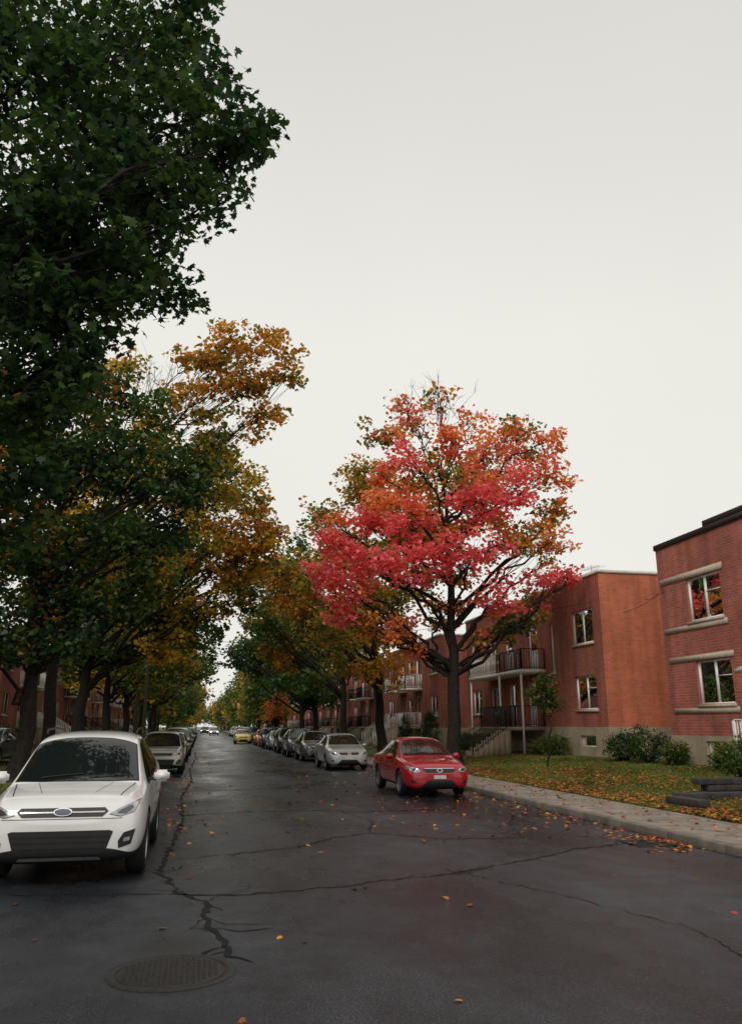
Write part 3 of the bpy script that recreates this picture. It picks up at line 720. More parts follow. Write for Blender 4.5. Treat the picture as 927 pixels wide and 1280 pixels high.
    for (ya, yb, z, dep, mat) in balcs:
        sl = Acc(); sl.box(X-s*dep, X-s*.002, ya, yb, z-.16, z); sl.obj("balcony_slab", M['white'] if z > 3 else M['found'], e)
        ra = Acc(); xo = X-s*(dep-.05)
        railing(ra, xo, ya+.04, xo, yb-.04, z); railing(ra, xo, ya+.04, X-s*.05, ya+.04, z); railing(ra, xo, yb-.04, X-s*.05, yb-.04, z)
        ra.obj("balcony_railing", M[mat], e)
    return e

def stairs(parent, X, s, ya, yb, ztop, zbot, x_start, mat):
    n = max(2, int(round((ztop-zbot)/.18))); a = Acc()
    for i in range(n):
        xx = x_start - s*i*.27
        a.box(xx, xx - s*.27, ya, yb, zbot-.2, ztop - (i+1)*(ztop-zbot)/(n+1))
    a.obj("steps", M['found'], parent)
    ra = Acc(); xe = x_start - s*n*.27
    for yy in (ya+.03, yb-.03): railing(ra, x_start, yy, xe, yy, ztop, zbot, h=.9)
    ra.obj("stair_railing", M[mat], parent)

# far-right house (near)
h1 = house("brick_house", FR, 1, 9.0, 25.9, 1.45, 7.95,
  [(23.3,5.85,1.85,1.45,'w'),(23.2,3.12,1.85,1.4,'w'),(23.4,1.08,1.1,.42,'b'),(19.0,5.85,1.0,1.45,'w'),(19.4,2.6,1.05,2.1,'d'),(15.5,5.85,1.85,1.45,'w'),(15.5,3.12,1.85,1.4,'w'),(15.5,1.05,1.1,.42,'b'),(11.5,5.85,1.2,1.4,'w'),(11.5,3.1,1.2,1.4,'w')],
  M['brickA'], cap='dark', seed=1,
  trims=[(22.2,25.75,6.59,6.80),(22.2,25.75,4.86,5.035),(22.1,25.6,3.84,4.02),(22.1,25.6,2.16,2.325),(14.3,16.7,6.59,6.80),(14.3,16.7,3.84,4.02)])
pp = Acc(); pp.box(FR-.05, FR+12, 9, 22.9, 8.111, 8.30); pp.obj("raised_parapet", M['darkroof'], h1)
pl = Acc(); pl.box(FR-1.5, FR-.04, 18.4, 20.5, 0, .95); pl.obj("stoop", M['found'], h1)
sp_ = Acc()
for i in range(3): sp_.box(FR-1.45, FR-.3, 18.398-.28*(i+1), 18.398-.28*i, 0, .95-.15*(i+1))
sp_.obj("steps", M['found'], h1)
ra = Acc(); railing(ra, FR-1.45, 20.45, FR-.08, 20.45, .95); railing(ra, FR-1.45, 18.45, FR-1.45, 20.4, .95); ra.obj("stoop_railing", M['white'], h1)
cn = Acc()
cn.v += [(FR-1.2,18.4,3.30),(FR-1.2,20.5,3.30),(FR-.01,20.5,3.85),(FR-.01,18.4,3.85),(FR-1.2,18.4,3.20),(FR-1.2,20.5,3.20),(FR-.01,20.5,3.75),(FR-.01,18.4,3.75)]
cn.f += [(0,1,2,3),(4,7,6,5),(0,4,5,1),(0,3,7,4),(1,5,6,2)]
cn.obj("door_canopy", M['flash'], h1)

# middle house
h2 = house("brick_house", FR, 1, 30.4, 48.0, 1.72, 8.0,
  [(32.15,5.9,1.95,1.45,'w'),(32.15,3.12,1.95,1.4,'w'),(32.2,1.15,1.4,.45,'b'),(35.3,5.3,.4,2.3,'w'),(37.6,5.45,1.15,2.15,'d'),(40.8,5.45,1.1,2.15,'d'),(43.2,5.8,1.3,1.3,'w'),(46.2,5.9,1.6,1.4,'w'),
   (38.0,2.8,1.0,2.1,'d'),(40.6,2.8,1.0,2.1,'d'),(36.4,3.12,.8,1.3,'w'),(43.2,3.12,1.3,1.35,'w'),(46.2,3.12,1.6,1.4,'w'),(46.2,1.15,1.2,.4,'b')],
  M['brickC'], M['brickSunlit'], cap='flash', seed=2, balcs=[(36.2,39.2,4.36,1.25,'blackmetal'),(39.5,44.0,4.36,1.25,'white'),(36.6,41.6,1.72,1.5,'blackmetal')])
stairs(h2, FR, 1, 37.2, 38.5, 1.72, .45, FR-1.5, 'blackmetal')
po = Acc()
for yy in (36.4, 39.3, 43.8): po.box(FR-1.2, FR-1.12, yy, yy+.08, .4, 4.2)
po.obj("porch_posts", M['white'], h2)
an = Tubes(5); an.add([(17.5, 34.0, 8), (17.5, 34.0, 9.0)], [.02, .02]); an.add([(17.5, 33.2, 8.85), (17.5, 35.0, 8.95)], [.012, .012])
for q in range(6): an.add([(17.1, 33.3+q*.3, 8.87+q*.012), (17.9, 33.3+q*.3, 8.87+q*.012)], [.008, .008])
an.obj("roof_antenna", M['flash'], h2)
wl = Tubes(4)
def wire(p, q, sag):
    ts = np.linspace(0, 1, 14); P = [np.array(p)*(1-t)+np.array(q)*t - np.array([0, 0, sag*4*t*(1-t)]) for t in ts]; wl.add(P, [.012]*14)
wire((FR+2, 30.3, 6.9), (FR-.1, 25.5, 6.5), .15); wire((FR+1, 30.35, 6.3), (FR-.1, 25.3, 6.4), .1)
wire((FR-.1, 31.0, 6.8), (-4.3, 56.5, 7.6), .9)
wl.obj("power_line", M['blackmetal'])

def generic_house(X, s, y0, W, seed, brick):
    r = random.Random(seed); wins = []; H = 7.6 + r.uniform(0, .5)
    wins += [(y0+1.9,5.9,1.7,1.4,'w'),(y0+1.9,3.12,1.7,1.4,'w'),(y0+W-1.9,5.9,1.7,1.4,'w'),(y0+W-1.9,3.12,1.7,1.4,'w'),(y0+1.9,1.1,1.2,.4,'b'),(y0+W-1.9,1.1,1.2,.4,'b')]
    m = y0+W/2
    wins += [(m-2.2,5.45,1.1,2.1,'d'),(m+2.2,5.45,1.1,2.1,'d'),(m-2.2,2.8,1.0,2.1,'d'),(m+2.2,2.8,1.0,2.1,'d'),(m,5.9,1.2,1.3,'w'),(m,3.1,1.2,1.3,'w')]
    mt = r.choice(['white','blackmetal'])
    balcs = [(m-3.4,m-1.0,4.36,1.3,mt),(m+1.0,m+3.4,4.36,1.3,mt),(m-3.0,m-1.2,1.7,1.3,mt),(m+1.2,m+3.0,1.7,1.3,mt)]
    h = house("brick_house", X, s, y0, y0+W, 1.65, H, wins, brick, cap='flash', balcs=balcs, seed=seed, trims=[(y0+.9,y0+2.9,6.62,6.78),(y0+W-2.9,y0+W-.9,6.62,6.78)])
    stairs(h, X, s, m-2.6, m-1.5, 1.7, .45, X-s*1.3, mt); stairs(h, X, s, m+1.5, m+2.6, 1.7, .45, X-s*1.3, mt)
y = 51.5
for i in range(7):
    generic_house(FR - (.6 if i == 0 else 0), 1, y, 16.5, 200+i, M[['brickC','brickA','brickC'][i % 3]]); y += 19.5
y = -4.0
for i in range(9):
    generic_house(FL, -1, y, 16.5, 300+i, M[['brickA','brickC','brickA'][i % 3]]); y += 19

# retaining walls / planters near right
rw = empty("stone_retaining_wall")
a = Acc(); r2 = random.Random(5)
def blocks(x0, x1, y, z0, rows, th):
    for k in range(rows):
        x = x0 + (0.2 if k % 2 else 0)
        while x < x1:
            w = r2.uniform(.35, .5)
            a.box(x, x + w - .012, y + r2.uniform(-.015, .015), y + th, z0 + k*.14, z0 + (k+1)*.14 - .008); x += w
blocks(9.9, 13.2, 16.4, .08, 2, .3); blocks(9.9, 12.8, 15.2, .05, 1, .3); blocks(11.0, 13.6, 17.0, .2, 3, .3)
def blocksy(x, y0, y1, z0, rows):
    for k in range(rows):
        y = y0
        while y < y1:
            w = r2.uniform(.3, .45); a.box(x + r2.uniform(-.01, .01), x + .28, y, y+w-.012, z0+k*.14, z0+(k+1)*.14-.008); y += w
blocksy(9.75, 15.2, 16.3, .05, 2)
a.obj("blocks", M['rock'], rw, bevel=.015)
wk = Acc()
for i in range(5): wk.box(SR+.02+i*.9, SR+.9+i*.9, 37.3, 38.4, 0, .16+.05*i)
wk.obj("garden_path", M['concrete'])

# utility pole left
up = empty("utility_pole", (-4.2, 56.5, .1)); t = Tubes(8); t.add([(0,0,0),(0,0,4),(0,0,8.6)], [.16,.14,.11]); t.add([(-.9,0,8.0),(.9,0,8.0)], [.06,.06]); t.obj("post", M['wood'], up)
up = empty("street_lamp", (-3.0, 46, .1)); t = Tubes(8); t.add([(0,0,0),(0,0,4),(0,0,7.4),(.5,0,7.9),(1.6,0,8.1)], [.1,.08,.06,.05,.04]); t.obj("post", M['wood'], up)
a = Acc(); a.box(1.5,2.1,-.12,.12,8.0,8.14); a.obj("lamp_head", M['flash'], up, bevel=.03)

# ------------------------------------------------------------------ cars
SUV = dict(st=[(0,.38,.55,.58,.45,.64,.66),(.04,.26,.76,.66,.62,.78,.80),(.14,.22,.85,.78,.68,.90,.925),(.33,.22,.90,.86,.72,.955,.985),(.72,.22,.92,.92,.74,1.00,1.035),
 (.98,.22,.92,.96,.77,1.02,1.06),(1.10,.22,.92,.98,.77,1.08,1.125),(1.82,.22,.92,1.05,.66,1.53,1.585),(2.06,.22,.92,1.07,.635,1.60,1.655),(2.60,.22,.92,1.09,.625,1.625,1.69),
 (3.30,.22,.92,1.12,.61,1.60,1.68),(3.95,.22,.915,1.15,.58,1.55,1.64),(4.15,.24,.90,1.16,.57,1.48,1.58),(4.38,.28,.87,1.10,.58,1.20,1.25),(4.48,.36,.83,.95,.56,1.00,1.03),(4.52,.45,.75,.82,.5,.88,.90)],
 wr=.36, ww=.235, ws=(.90,3.59), wx=.80, L=4.52,
 top=[('windshield','carglass',[(-.735,1.06),(-.4,1.0),(0,.985),(.4,1.0),(.735,1.06),(.625,1.80),(.3,1.875),(0,1.885),(-.3,1.875),(-.625,1.80)])],
 side=[('front_glass','carglass',[(1.32,1.03),(1.92,1.485),(2.36,1.545),(2.36,1.09)]),('rear_glass','carglass',[(2.44,1.10),(2.44,1.55),(3.10,1.535),(3.28,1.15)]),('quarter_glass','carglass',[(3.38,1.17),(3.22,1.525),(3.72,1.485),(3.86,1.27)]),
   ('seam1','seam',[(1.24,.36),(1.252,.36),(1.30,.98),(1.288,.98)]),('seam2','seam',[(2.395,.36),(2.407,.36),(2.407,1.06),(2.395,1.06)]),('seam3','seam',[(3.06,.62),(3.072,.62),(3.32,1.10),(3.308,1.10)]),
   ('sill','seam',[(1.30,.35),(1.30,.362),(3.0,.372),(3.0,.36)]),('handle1','chrome',[(2.14,.92),(2.34,.93),(2.34,.955),(2.14,.945)]),('handle2','chrome',[(2.92,.94),(3.1,.95),(3.1,.975),(2.92,.965)])],
 front=[('upper_grille','blackplastic',[(-.44,.735),(.44,.735),(.50,.79),(.46,.83),(-.46,.83),(-.50,.79)],0),('grille_bar','chrome',[(-.46,.776),(.46,.776),(.465,.790),(-.465,.790)],0),
   ('bumper_seam','seam',[(-.66,.712),(.66,.712),(.66,.718),(-.66,.718)],0),
   ('lower_grille','blackplastic',[(-.44,.33),(.44,.33),(.50,.37),(.57,.575),(.53,.59),(-.53,.59),(-.57,.575),(-.50,.37)],0),('bumper_lip','chrome',[(-.46,.272),(.46,.272),(.43,.306),(-.43,.306)],0),
   ('headlamp','lamp',[(.52,.760),(.64,.735),(.78,.77),(.835,.885),(.80,.885),(.64,.825)],1),('lamp_core','lampdark',[(.60,.765),(.70,.757),(.77,.815),(.75,.845),(.64,.805)],1),('fog_surround','blackplastic',[(.64,.39),(.77,.43),(.81,.59),(.69,.56),(.63,.47)],1),('fog_lamp','lamp',[(.69,.46),(.755,.47),(.755,.51),(.69,.50)],1),
   ('badge_rim','chrome',[(.105*math.cos(t*math.pi/8), .783+.042*math.sin(t*math.pi/8)) for t in range(16)],0),('badge','badge',[(.090*math.cos(t*math.pi/8), .783+.032*math.sin(t*math.pi/8)) for t in range(16)],0)],
 bars=[(-.50,.50,.40,.014),(-.52,.52,.46,.014),(-.54,.54,.52,.014)],
 hood=[[(.60,.28),(.612,.28),(.72,.98),(.708,.98)],[(.30,.35),(.306,.35),(.45,.95),(.444,.95)]], mir=(1.50,1.10,1.02), rails=True)
SED = dict(st=[(0,.34,.50,.50,.42,.56,.58),(.05,.22,.71,.58,.58,.685,.705),(.15,.18,.80,.67,.65,.78,.80),(.40,.18,.855,.77,.68,.85,.875),(.85,.18,.88,.84,.69,.905,.935),
 (1.15,.18,.88,.88,.71,.94,.98),(1.30,.18,.88,.89,.70,1.01,1.055),(1.95,.18,.88,.91,.58,1.345,1.39),(2.20,.18,.88,.92,.56,1.395,1.45),(2.70,.18,.88,.93,.56,1.405,1.468),
 (3.20,.18,.88,.94,.55,1.365,1.425),(3.55,.18,.88,.95,.57,1.25,1.30),(3.98,.18,.88,.955,.63,1.05,1.085),(4.15,.20,.87,.95,.66,1.0,1.035),(4.40,.24,.84,.92,.62,.97,1.0),(4.50,.34,.76,.82,.55,.90,.92),(4.54,.42,.66,.70,.5,.77,.79)],
 wr=.315, ww=.205, ws=(.93,3.53), wx=.765, L=4.54,
 top=[('windshield','carglass',[(-.67,1.24),(-.4,1.19),(0,1.17),(.4,1.19),(.67,1.24),(.555,1.92),(.3,1.985),(0,2.0),(-.3,1.985),(-.555,1.92)]),
      ('rear_window','carglass',[(-.52,3.28),(.52,3.28),(.60,3.86),(-.60,3.86)])],
 side=[('front_glass','carglass',[(1.48,.945),(2.02,1.29),(2.36,1.345),(2.36,.965)]),('rear_glass','carglass',[(2.43,.965),(2.43,1.35),(2.95,1.335),(3.42,1.10),(3.35,.99)]),
   ('seam1','seam',[(1.32,.30),(1.332,.30),(1.40,.90),(1.388,.90)]),('seam2','seam',[(2.39,.30),(2.402,.30),(2.402,.92),(2.39,.92)]),('seam3','seam',[(3.06,.52),(3.072,.52),(3.34,.93),(3.328,.93)]),
   ('sill','seam',[(1.32,.29),(1.32,.30),(3.0,.31),(3.0,.30)]),('handle1','blackplastic',[(2.14,.80),(2.33,.81),(2.33,.83),(2.14,.82)]),('handle2','blackplastic',[(2.96,.82),(3.13,.83),(3.13,.85),(2.96,.84)])],
 front=[('upper_grille','blackplastic',[(-.34,.60),(.34,.60),(.44,.665),(.40,.69),(-.40,.69),(-.44,.665)],0),('grille_bar','chrome',[(-.40,.688),(.40,.688),(.38,.703),(-.38,.703)],0),
   ('lower_grille','blackplastic',[(-.32,.42),(.32,.42),(.48,.255),(-.48,.255)],0),
   ('headlamp','lamp',[(.50,.62),(.62,.60),(.76,.66),(.79,.765),(.70,.745),(.52,.69)],1),('lamp_core','lampdark',[(.56,.635),(.66,.635),(.71,.70),(.60,.695)],1),('fog_surround','blackplastic',[(.60,.34),(.74,.36),(.73,.42),(.62,.40)],1),
   ('badge_rim','chrome',[(.075*math.cos(t*math.pi/8), .645+.048*math.sin(t*math.pi/8)) for t in range(16)],0),('badge','blackplastic',[(.055*math.cos(t*math.pi/8), .645+.032*math.sin(t*math.pi/8)) for t in range(16)],0),('plate','plate',[(-.16,.45),(.16,.45),(.16,.54),(-.16,.54)],0)],
 bars=[(-.38,.38,.30,.012),(-.36,.36,.36,.012)],
 hood=[[(.60,.24),(.61,.24),(.67,1.10),(.66,1.10)]], mir=(1.62,.96,.94), rails=False)

def mkpoly(bvh, poly, axis, off, sgn=1, grid=.07):
    bm = bmesh.new()
    vs = [bm.verts.new((u, v, 0)) for u, v in poly]; bm.faces.new(vs)
    us = [p[0] for p in poly]; vv = [p[1] for p in poly]
    for k, (lo, hi) in enumerate(((min(us), max(us)), (min(vv), max(vv)))):
        n = int((hi-lo)/grid)
        for i in range(1, n+1):
            q = lo + (hi-lo)*i/(n+1)
            no = (1,0,0) if k == 0 else (0,1,0); co = (q,0,0) if k == 0 else (0,q,0)
            bmesh.ops.bisect_plane(bm, geom=bm.verts[:]+bm.edges[:]+bm.faces[:], plane_co=co, plane_no=no, dist=1e-5)
    for v in bm.verts:
        u, w = v.co.x, v.co.y
        if axis == 'front': o, d = Vector((u*sgn, -2, w)), Vector((0, 1, 0))
        elif axis == 'side': o, d = Vector((3*sgn, u, w)), Vector((-sgn, 0, 0))
        else: o, d = Vector((u*sgn, w, 3)), Vector((0, 0, -1))
        loc, nor, _, _ = bvh.ray_cast(o, d)
        if loc is None: loc, nor, _, _ = bvh.find_nearest(o + d*2)
        if nor.dot(d) > 0: nor = -nor
        v.co = loc + nor*off
    V = [tuple(v.co) for v in bm.verts]; bm.verts.index_update()
    F = [tuple(v.index for v in f.verts) for f in bm.faces]
    bm.free(); return V, F

def ragged(name, V, F, mat, smooth=True):
    me = bpy.data.meshes.new(name); me.from_pydata(V, [], F); me.materials.append(mat)
    if smooth: me.polygons.foreach_set("use_smooth", [True]*len(F))
    me.update(); return me

def wheel_mesh(wr, ww):
    prof = [(wr*.66,-.42),(wr*.72,-.49),(wr*.90,-.50),(wr*.97,-.44),(wr,-.30),(wr,.30),(wr*.97,.44),(wr*.90,.50),(wr*.72,.49),(wr*.66,.42)]
    n = 40; V = []; F = []
    for r, x in prof:
        for i in range(n): t = 2*math.pi*i/n; V.append((x*ww, r*math.cos(t), r*math.sin(t)))
    for k in range(len(prof)-1):
        for i in range(n): j = (i+1) % n; F.append((k*n+i, (k+1)*n+i, (k+1)*n+j, k*n+j))
    ty = ragged("tyre", V, F, M['tyre'])
    V = []; F = []
    for r, x in [(wr*.67,.42),(wr*.64,.44),(wr*.61,.38),(wr*.60,-.2)]:
        for i in range(n): t = 2*math.pi*i/n; V.append((x*ww, r*math.cos(t), r*math.sin(t)))
    for k in range(3):
        for i in range(n): j = (i+1) % n; F.append((k*n+i, (k+1)*n+i, (k+1)*n+j, k*n+j))
    for s in range(5):
        for d in (-.16, .16):
            t = 2*math.pi*s/5; b = len(V)
            for (rr_, w, dx) in ((wr*.12, .055, .36), (wr*.62, .035, .40)):
                for sg in (-1, 1):
                    tt = t + (d if rr_ > wr*.3 else 0)
                    cy, cz = rr_*math.cos(tt), rr_*math.sin(tt); py, pz = -math.sin(tt)*w*sg*wr*1.3, math.cos(tt)*w*sg*wr*1.3
                    V.append((dx*ww, cy+py, cz+pz)); V.append(((dx-.2)*ww, cy+py*1.2, cz+pz*1.2))
            F += [(b, b+4, b+6, b+2), (b, b+1, b+5, b+4), (b+2, b+6, b+7, b+3)]
    b = len(V)
    for i in range(16): t = 2*math.pi*i/16; V.append((.40*ww, wr*.16*math.cos(t), wr*.16*math.sin(t)))
    F.append(tuple(range(b, b+16)))
    rim = ragged("rim", V, F, M['rim'], False)
    V = [(.1*ww, wr*.6*math.cos(2*math.pi*i/24), wr*.6*math.sin(2*math.pi*i/24)) for i in range(24)]
    dk = ragged("brake", V, [tuple(range(24))], M['seam'], False)
    return ty, rim, dk

CACHE = {}
def build_kind(key, D):
    parts = []
    st = D['st']; rows = []
    for (s, zb, w, zf, wt, zg, zt) in st:
        h = zf - zb
        f = np.array([w*.935, zf]); g = np.array([wt, zg])
        pts = [(0, zb), (w*.84, zb), (w*.965, zb+.18*h), (w, zb+.5*h), (w*.995, zb+.80*h), tuple(f), tuple(f*.88+g*.12), tuple(f*.14+g*.86), tuple(g*np.array([.985,1])+np.array([0,.3*(zt-zg)])), (wt*.55, zt-.008), (0, zt)]
        rows.append([(x, s, z) for x, z in pts] + [(-x, s, z) for x, z in pts[-2:0:-1]])
    V = [p for r in rows for p in r]; k = len(rows[0]); n = len(rows); F = []; mats = []
    for i in range(n-1):
        for j in range(k):
            j2 = (j+1) % k
            F.append((i*k+j, i*k+j2, (i+1)*k+j2, (i+1)*k+j))
            mats.append(1 if j in (0, 1, k-1, k-2) and key == 'suv' or j in (0, k-1) else 0)
    for base in (0, (n-1)*k):
        F.append((base, base+1, base+k-1)); mats.append(1)
        for j in range(1, 9+0):
            F.append((base+j, base+j+1, base+k-j-1, base+k-j)); mats.append(0)
        F.append((base+9, base+10, base+11)); mats.append(0)
    me = bpy.data.meshes.new("body_cage"); me.from_pydata(V, [], F)
    me.materials.append(M['blackplastic']); me.materials.append(M['blackplastic'])
    for p, m in zip(me.polygons, mats): p.material_index = m; p.use_smooth = True
    bm = bmesh.new(); bm.from_mesh(me); bmesh.ops.recalc_face_normals(bm, faces=bm.faces[:]); bm.to_mesh(me); bm.free()
    ob = bpy.data.objects.new("tmp_body", me); COL.objects.link(ob)
    ss = ob.modifiers.new("s", 'SUBSURF'); ss.levels = 2; ss.render_levels = 2
    dg = bpy.context.evaluated_depsgraph_get(); dg.update()
    ev = ob.evaluated_get(dg); m1 = bpy.data.meshes.new_from_object(ev)
    bvh = BVHTree.FromPolygons([v.co.copy() for v in m1.vertices], [tuple(p.vertices) for p in m1.polygons])
    cb = bmesh.new()
    for s in D['ws']:
        for sg in (-1, 1):
            mt = Matrix.Translation((sg*(D['wx']+.13), s, D['wr'])) @ Matrix.Rotation(math.pi/2, 4, 'Y')
            bmesh.ops.create_cone(cb, cap_ends=True, segments=48, radius1=D['wr']+.055, radius2=D['wr']+.055, depth=.62, matrix=mt)
    cm = bpy.data.meshes.new("cut"); cb.to_mesh(cm); cb.free()
    cm.materials.append(M['blackplastic']); cm.materials.append(M['blackplastic'])
    for p in cm.polygons: p.material_index = 1
    co = bpy.data.objects.new("tmp_cut", cm); COL.objects.link(co)
    bo = ob.modifiers.new("b", 'BOOLEAN'); bo.operation = 'DIFFERENCE'; bo.object = co; bo.solver = 'EXACT'
    dg = bpy.context.evaluated_depsgraph_get(); dg.update()
    m2 = bpy.data.meshes.new_from_object(ob.evaluated_get(dg)); m2.name = "body"
    if len(m2.polygons) < 200: m2 = m1
    m2.set_sharp_from_angle(angle=math.radians(38))
    bpy.data.objects.remove(ob); bpy.data.objects.remove(co)
    parts.append(("body", m2, (0,0,0), 0))
    for nm, mt, poly in D['top']:
        c = np.mean(poly, axis=0); big = [tuple(c + (np.array(p)-c)*np.array([1.03, 1.045])) for p in poly]
        parts.append((nm+"_seal", ragged(nm, *mkpoly(bvh, big, 'top', .003), M['blackplastic']), (0,0,0), 0))
        parts.append((nm, ragged(nm, *mkpoly(bvh, poly, 'top', .007), M[mt]), (0,0,0), 0))
    for poly in D['hood']:
        for sg in (1, -1): parts.append(("hood_seam", ragged("hood_seam", *mkpoly(bvh, poly, 'top', .003, sg, .05), M['seam']), (0,0,0), 0))
    for nm, mt, poly in D['side']:
        for sg in (1, -1):
            if mt == 'carglass':
                c = np.mean(poly, axis=0); big = [tuple(c + (np.array(p)-c)*np.array([1.05, 1.10])) for p in poly]
                parts.append((nm+"_trim", ragged(nm, *mkpoly(bvh, big, 'side', .004, sg), M['blackplastic']), (0,0,0), 0))
            parts.append((nm, ragged(nm, *mkpoly(bvh, poly, 'side', .008 if mt == 'carglass' else .004 if 'handle' not in nm else .02, sg), M[mt]), (0,0,0), 0))
    for nm, mt, poly, both in D['front']:
        off = {'lamp_core': .010, 'grille_bar': .014, 'badge_rim': .022, 'badge': .026, 'fog_lamp': .010, 'plate': .015, 'bumper_seam': .003}.get(nm, .006)
        for sg in ((1, -1) if both else (1,)):
            if nm == 'headlamp':
                c = np.mean(poly, axis=0); big = [tuple(c + (np.array(p)-c)*1.07) for p in poly]
                parts.append(("lamp_gap", ragged("lamp_gap", *mkpoly(bvh, big, 'front', .003, sg, .045), M['seam']), (0,0,0), 0))
            parts.append((nm, ragged(nm, *mkpoly(bvh, poly, 'front', off, sg, .045), M[mt]), (0,0,0), 0))
    for (xa, xb, z, t) in D['bars']:
        parts.append(("grille_slat", ragged("grille_slat", *mkpoly(bvh, [(xa,z),(xb,z),(xb,z+t),(xa,z+t)], 'front', .012, 1, .06), M['tyre']), (0,0,0), 0))
    ms, mz, mx = D['mir']
    for sg in (1, -1):
        b = bmesh.new(); bmesh.ops.create_cube(b, size=1)
        for v in b.verts:
            v.co.x *= .21 * (1 if v.co.y < 0 else .85); v.co.y *= .13; v.co.z *= .15
        bmesh.ops.bevel(b, geom=b.edges[:], offset=.035, segments=3, affect='EDGES')
        for v in b.verts: v.co += Vector((sg*(mx), ms, mz))
        m = bpy.data.meshes.new("mirror"); b.to_mesh(m); b.free(); m.materials.append(M['blackplastic']); m.polygons.foreach_set("use_smooth", [True]*len(m.polygons))
        parts.append(("mirror", m, (0,0,0), 1))
        a = Acc(); a.box(sg*(mx-.17), sg*(mx-.05), ms-.03, ms+.04, mz-.06, mz-.02)
        parts.append(("mirror_arm", ragged("mirror_arm", a.v, a.f, M['blackplastic'], False), (0,0,0), 0))
    if D['rails']:
        for sg in (1, -1):
            t = Tubes(6); t.add([(sg*.60,2.05,1.64),(sg*.615,2.2,1.70),(sg*.61,2.8,1.72),(sg*.60,3.5,1.70),(sg*.59,3.7,1.64)], [.013]*5)
            parts.append(("roof_rail", ragged("roof_rail", [tuple(p) for p in np.concatenate(t.v)], [tuple(f) for f in np.concatenate(t.f)], M['blackplastic']), (0,0,0), 0))
    for (x0, x1) in ((-.45, .05), (.12, .58)):
        q = D['top'][0][2][0][1]
        parts.append(("wiper", ragged("wiper", *mkpoly(bvh, [(x0, q), (x1, q+.06), (x1, q+.075), (x0, q+.018)], 'top', .02), M['seam']), (0,0,0), 0))
    wm = wheel_mesh(D['wr'], D['ww'])
    for s in D['ws']:
        for sg in (1, -1):
            for m in wm: parts.append((m.name.split('.')[0] + "_part", m, (sg*D['wx'], s, D['wr']), 2 if sg > 0 else 3))
    CACHE[key] = parts

def car(name, X, Yf, kind, pmat, sc=(1,1,1), rot=0.0, lit=False):
    if kind not in CACHE: build_kind(kind, SUV if kind == 'suv' else SED)
    e = empty(name, (X, Yf, .004)); e.scale = sc; e.rotation_euler = (0, 0, rot)
    for (nm, me, loc, fl) in CACHE[kind]:
        if nm == 'body' or fl == 1:
            me = me.copy(); me.materials[0] = pmat
        if lit and nm == 'headlamp': me = me.copy(); me.materials[0] = M['lamplit']
        o = bpy.data.objects.new(nm, me); o.location = loc
        if fl == 3: o.rotation_euler = (0, 0, math.pi)
        link(o, e)
    return e

P_ = {'white': paint("paint_white", (.80,.80,.80)), 'red': paint("paint_red", (.42,.004,.014), rough=.25), 'silver': paint("paint_silver", (.50,.53,.52), .55, .35),
      'beige': paint("paint_beige", (.46,.43,.37), .5, .35), 'dark': paint("paint_dark", (.03,.035,.045), .3), 'black': paint("paint_black", (.012,.012,.014)),
      'blue': paint("paint_blue", (.05,.07,.11), .4), 'yellow': paint("paint_yellow", (.80,.56,.02)), 'grey': paint("paint_grey", (.16,.17,.18), .5), 'orange': paint("paint_orange", (.6,.12,.03))}
car("parked_suv", -1.50, 10.25, 'suv', P_['white'])
car("parked_car", 6.02, 20.6, 'sedan', P_['red'])
car("parked_car", 6.0, 33.6, 'sedan', P_['silver'])
car("parked_car", 6.0, 42.2, 'sedan', P_['grey'], (1,.97,1.04))
car("parked_suv", 6.0, 49.0, 'suv', P_['grey'], (.98,.95,.97))
car("parked_suv", 6.05, 55.8, 'suv', P_['black'])
car("parked_car", 6.0, 63, 'sedan', P_['silver'])
car("parked_suv", 6.0, 70, 'suv', P_['blue'])
car("parked_car", 5.9, 77, 'sedan', P_['orange'])
car("taxi_car", 4.35, 86, 'sedan', P_['yellow'])
car("parked_car", -1.45, 32.0, 'suv', P_['beige'], (.97,1,.93))
car("parked_car", -1.45, 44.5, 'sedan', P_['dark'])
car("parked_suv", -1.45, 52, 'suv', P_['silver'])
car("parked_car", -1.45, 59, 'sedan', P_['black'])
car("parked_car", -1.45, 66, 'sedan', P_['grey'])
car("parked_suv", -1.45, 74, 'suv', P_['dark'])
car("parked_suv", -7.6, 25.5, 'suv', P_['black'], rot=.08).location.z = .22
car("parked_car", -8.6, 34, 'sedan', P_['dark'], rot=-.1).location.z = .25
car("moving_car", 2.6, 165, 'sedan', P_['silver'], lit=True)
car("moving_car", .9, 190, 'suv', P_['dark'], lit=True)
yy = 96
for i in range(8):
    car("parked_car", 6.0, yy, random.choice(['suv','sedan']), P_[random.choice(['silver','dark','grey','white','blue'])])
    car("parked_car", -1.45, yy-12, random.choice(['suv','sedan']), P_[random.choice(['silver','dark','grey','white','black'])]); yy += 8

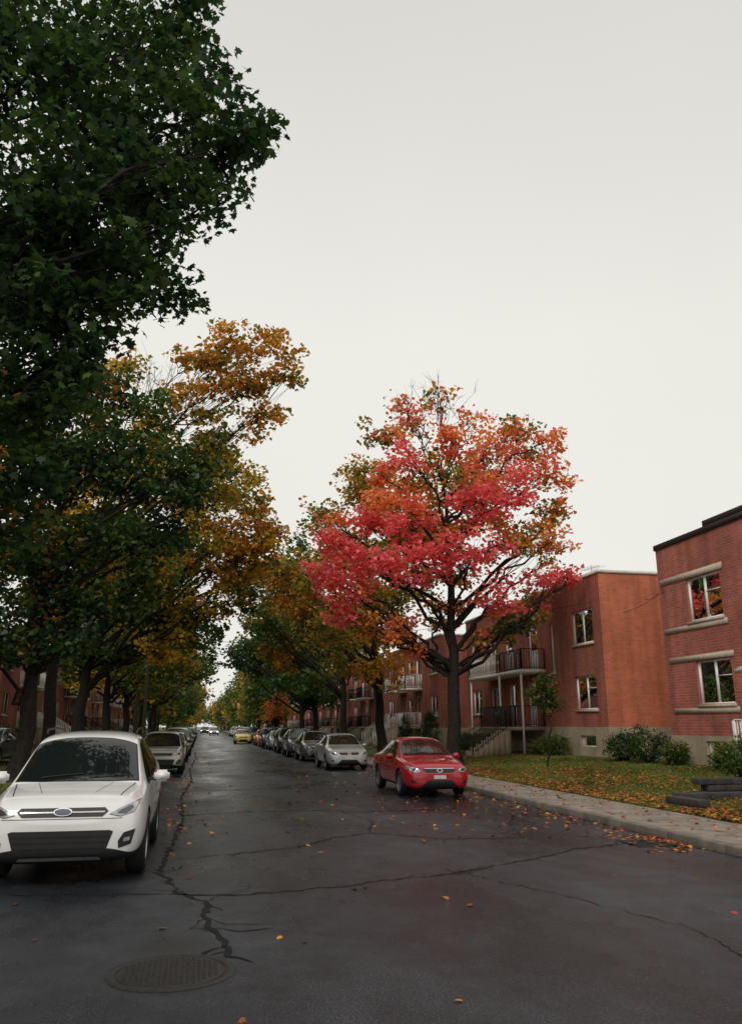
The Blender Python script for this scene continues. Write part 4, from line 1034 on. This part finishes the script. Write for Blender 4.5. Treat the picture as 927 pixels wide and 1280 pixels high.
# ------------------------------------------------------------------ sky, sun, camera
w = bpy.data.worlds.new("sky"); scene.world = w; w.use_nodes = True
nt = w.node_tree; nt.nodes.clear()
out = nt.nodes.new("ShaderNodeOutputWorld"); bg = nt.nodes.new("ShaderNodeBackground")
sky = nt.nodes.new("ShaderNodeTexSky"); sky.sky_type = 'NISHITA'; sky.sun_disc = False
SE, SR_ = math.radians(48), math.radians(215)
sky.sun_elevation = SE; sky.sun_rotation = SR_
hs = nt.nodes.new("ShaderNodeHueSaturation"); hs.inputs["Saturation"].default_value = .12
nt.links.new(sky.outputs[0], hs.inputs["Color"])
tc = nt.nodes.new("ShaderNodeTexCoord"); no = nt.nodes.new("ShaderNodeTexNoise"); no.inputs["Scale"].default_value = 1.3; no.inputs["Detail"].default_value = 4
nt.links.new(tc.outputs["Generated"], no.inputs["Vector"])
sp = nt.nodes.new("ShaderNodeSeparateXYZ"); nt.links.new(tc.outputs["Generated"], sp.inputs[0])
cl = ramp(nt, [(0.0, (8.6, 8.45, 7.9)), (0.45, (8.7, 8.55, 8.0)), (0.75, (7.4, 7.3, 6.95)), (1.0, (7.0, 6.95, 6.7))]); nt.links.new(sp.outputs[2], cl.inputs[0])
cn_ = ramp(nt, [(0.3, .955), (0.7, 1.03)]); nt.links.new(no.outputs["Fac"], cn_.inputs[0])
mu = nt.nodes.new("ShaderNodeMixRGB"); mu.blend_type = 'MULTIPLY'; mu.inputs[0].default_value = 1
nt.links.new(cl.outputs[0], mu.inputs[1]); nt.links.new(cn_.outputs[0], mu.inputs[2])
mx = nt.nodes.new("ShaderNodeMixRGB"); mx.inputs[0].default_value = .93
nt.links.new(hs.outputs[0], mx.inputs[1]); nt.links.new(mu.outputs[0], mx.inputs[2])
nt.links.new(mx.outputs[0], bg.inputs["Color"]); bg.inputs["Strength"].default_value = 0.1
nt.links.new(bg.outputs[0], out.inputs[0])

sd = bpy.data.lights.new("sun", 'SUN'); sd.energy = 1.3; sd.angle = math.radians(25); sd.color = (1, .94, .85)
so = bpy.data.objects.new("sun", sd); COL.objects.link(so)
az = SR_
dirv = Vector((math.sin(az)*math.cos(SE), math.cos(az)*math.cos(SE), math.sin(SE)))
so.rotation_euler = dirv.to_track_quat('Z', 'Y').to_euler(); so.location = (0, 0, 40)

cd = bpy.data.cameras.new("camera"); cam = bpy.data.objects.new("camera", cd); COL.objects.link(cam)
cam.location = (0, 0, 1.75); cam.rotation_euler = (math.radians(90+15), 0, -TH)
cd.sensor_fit = 'VERTICAL'; cd.sensor_height = 36; cd.lens = 28.1; cd.clip_end = 3000; cd.clip_start = .05
scene.camera = cam
scene.view_settings.view_transform = 'Standard'; scene.view_settings.look = 'None'; scene.view_settings.exposure = 0
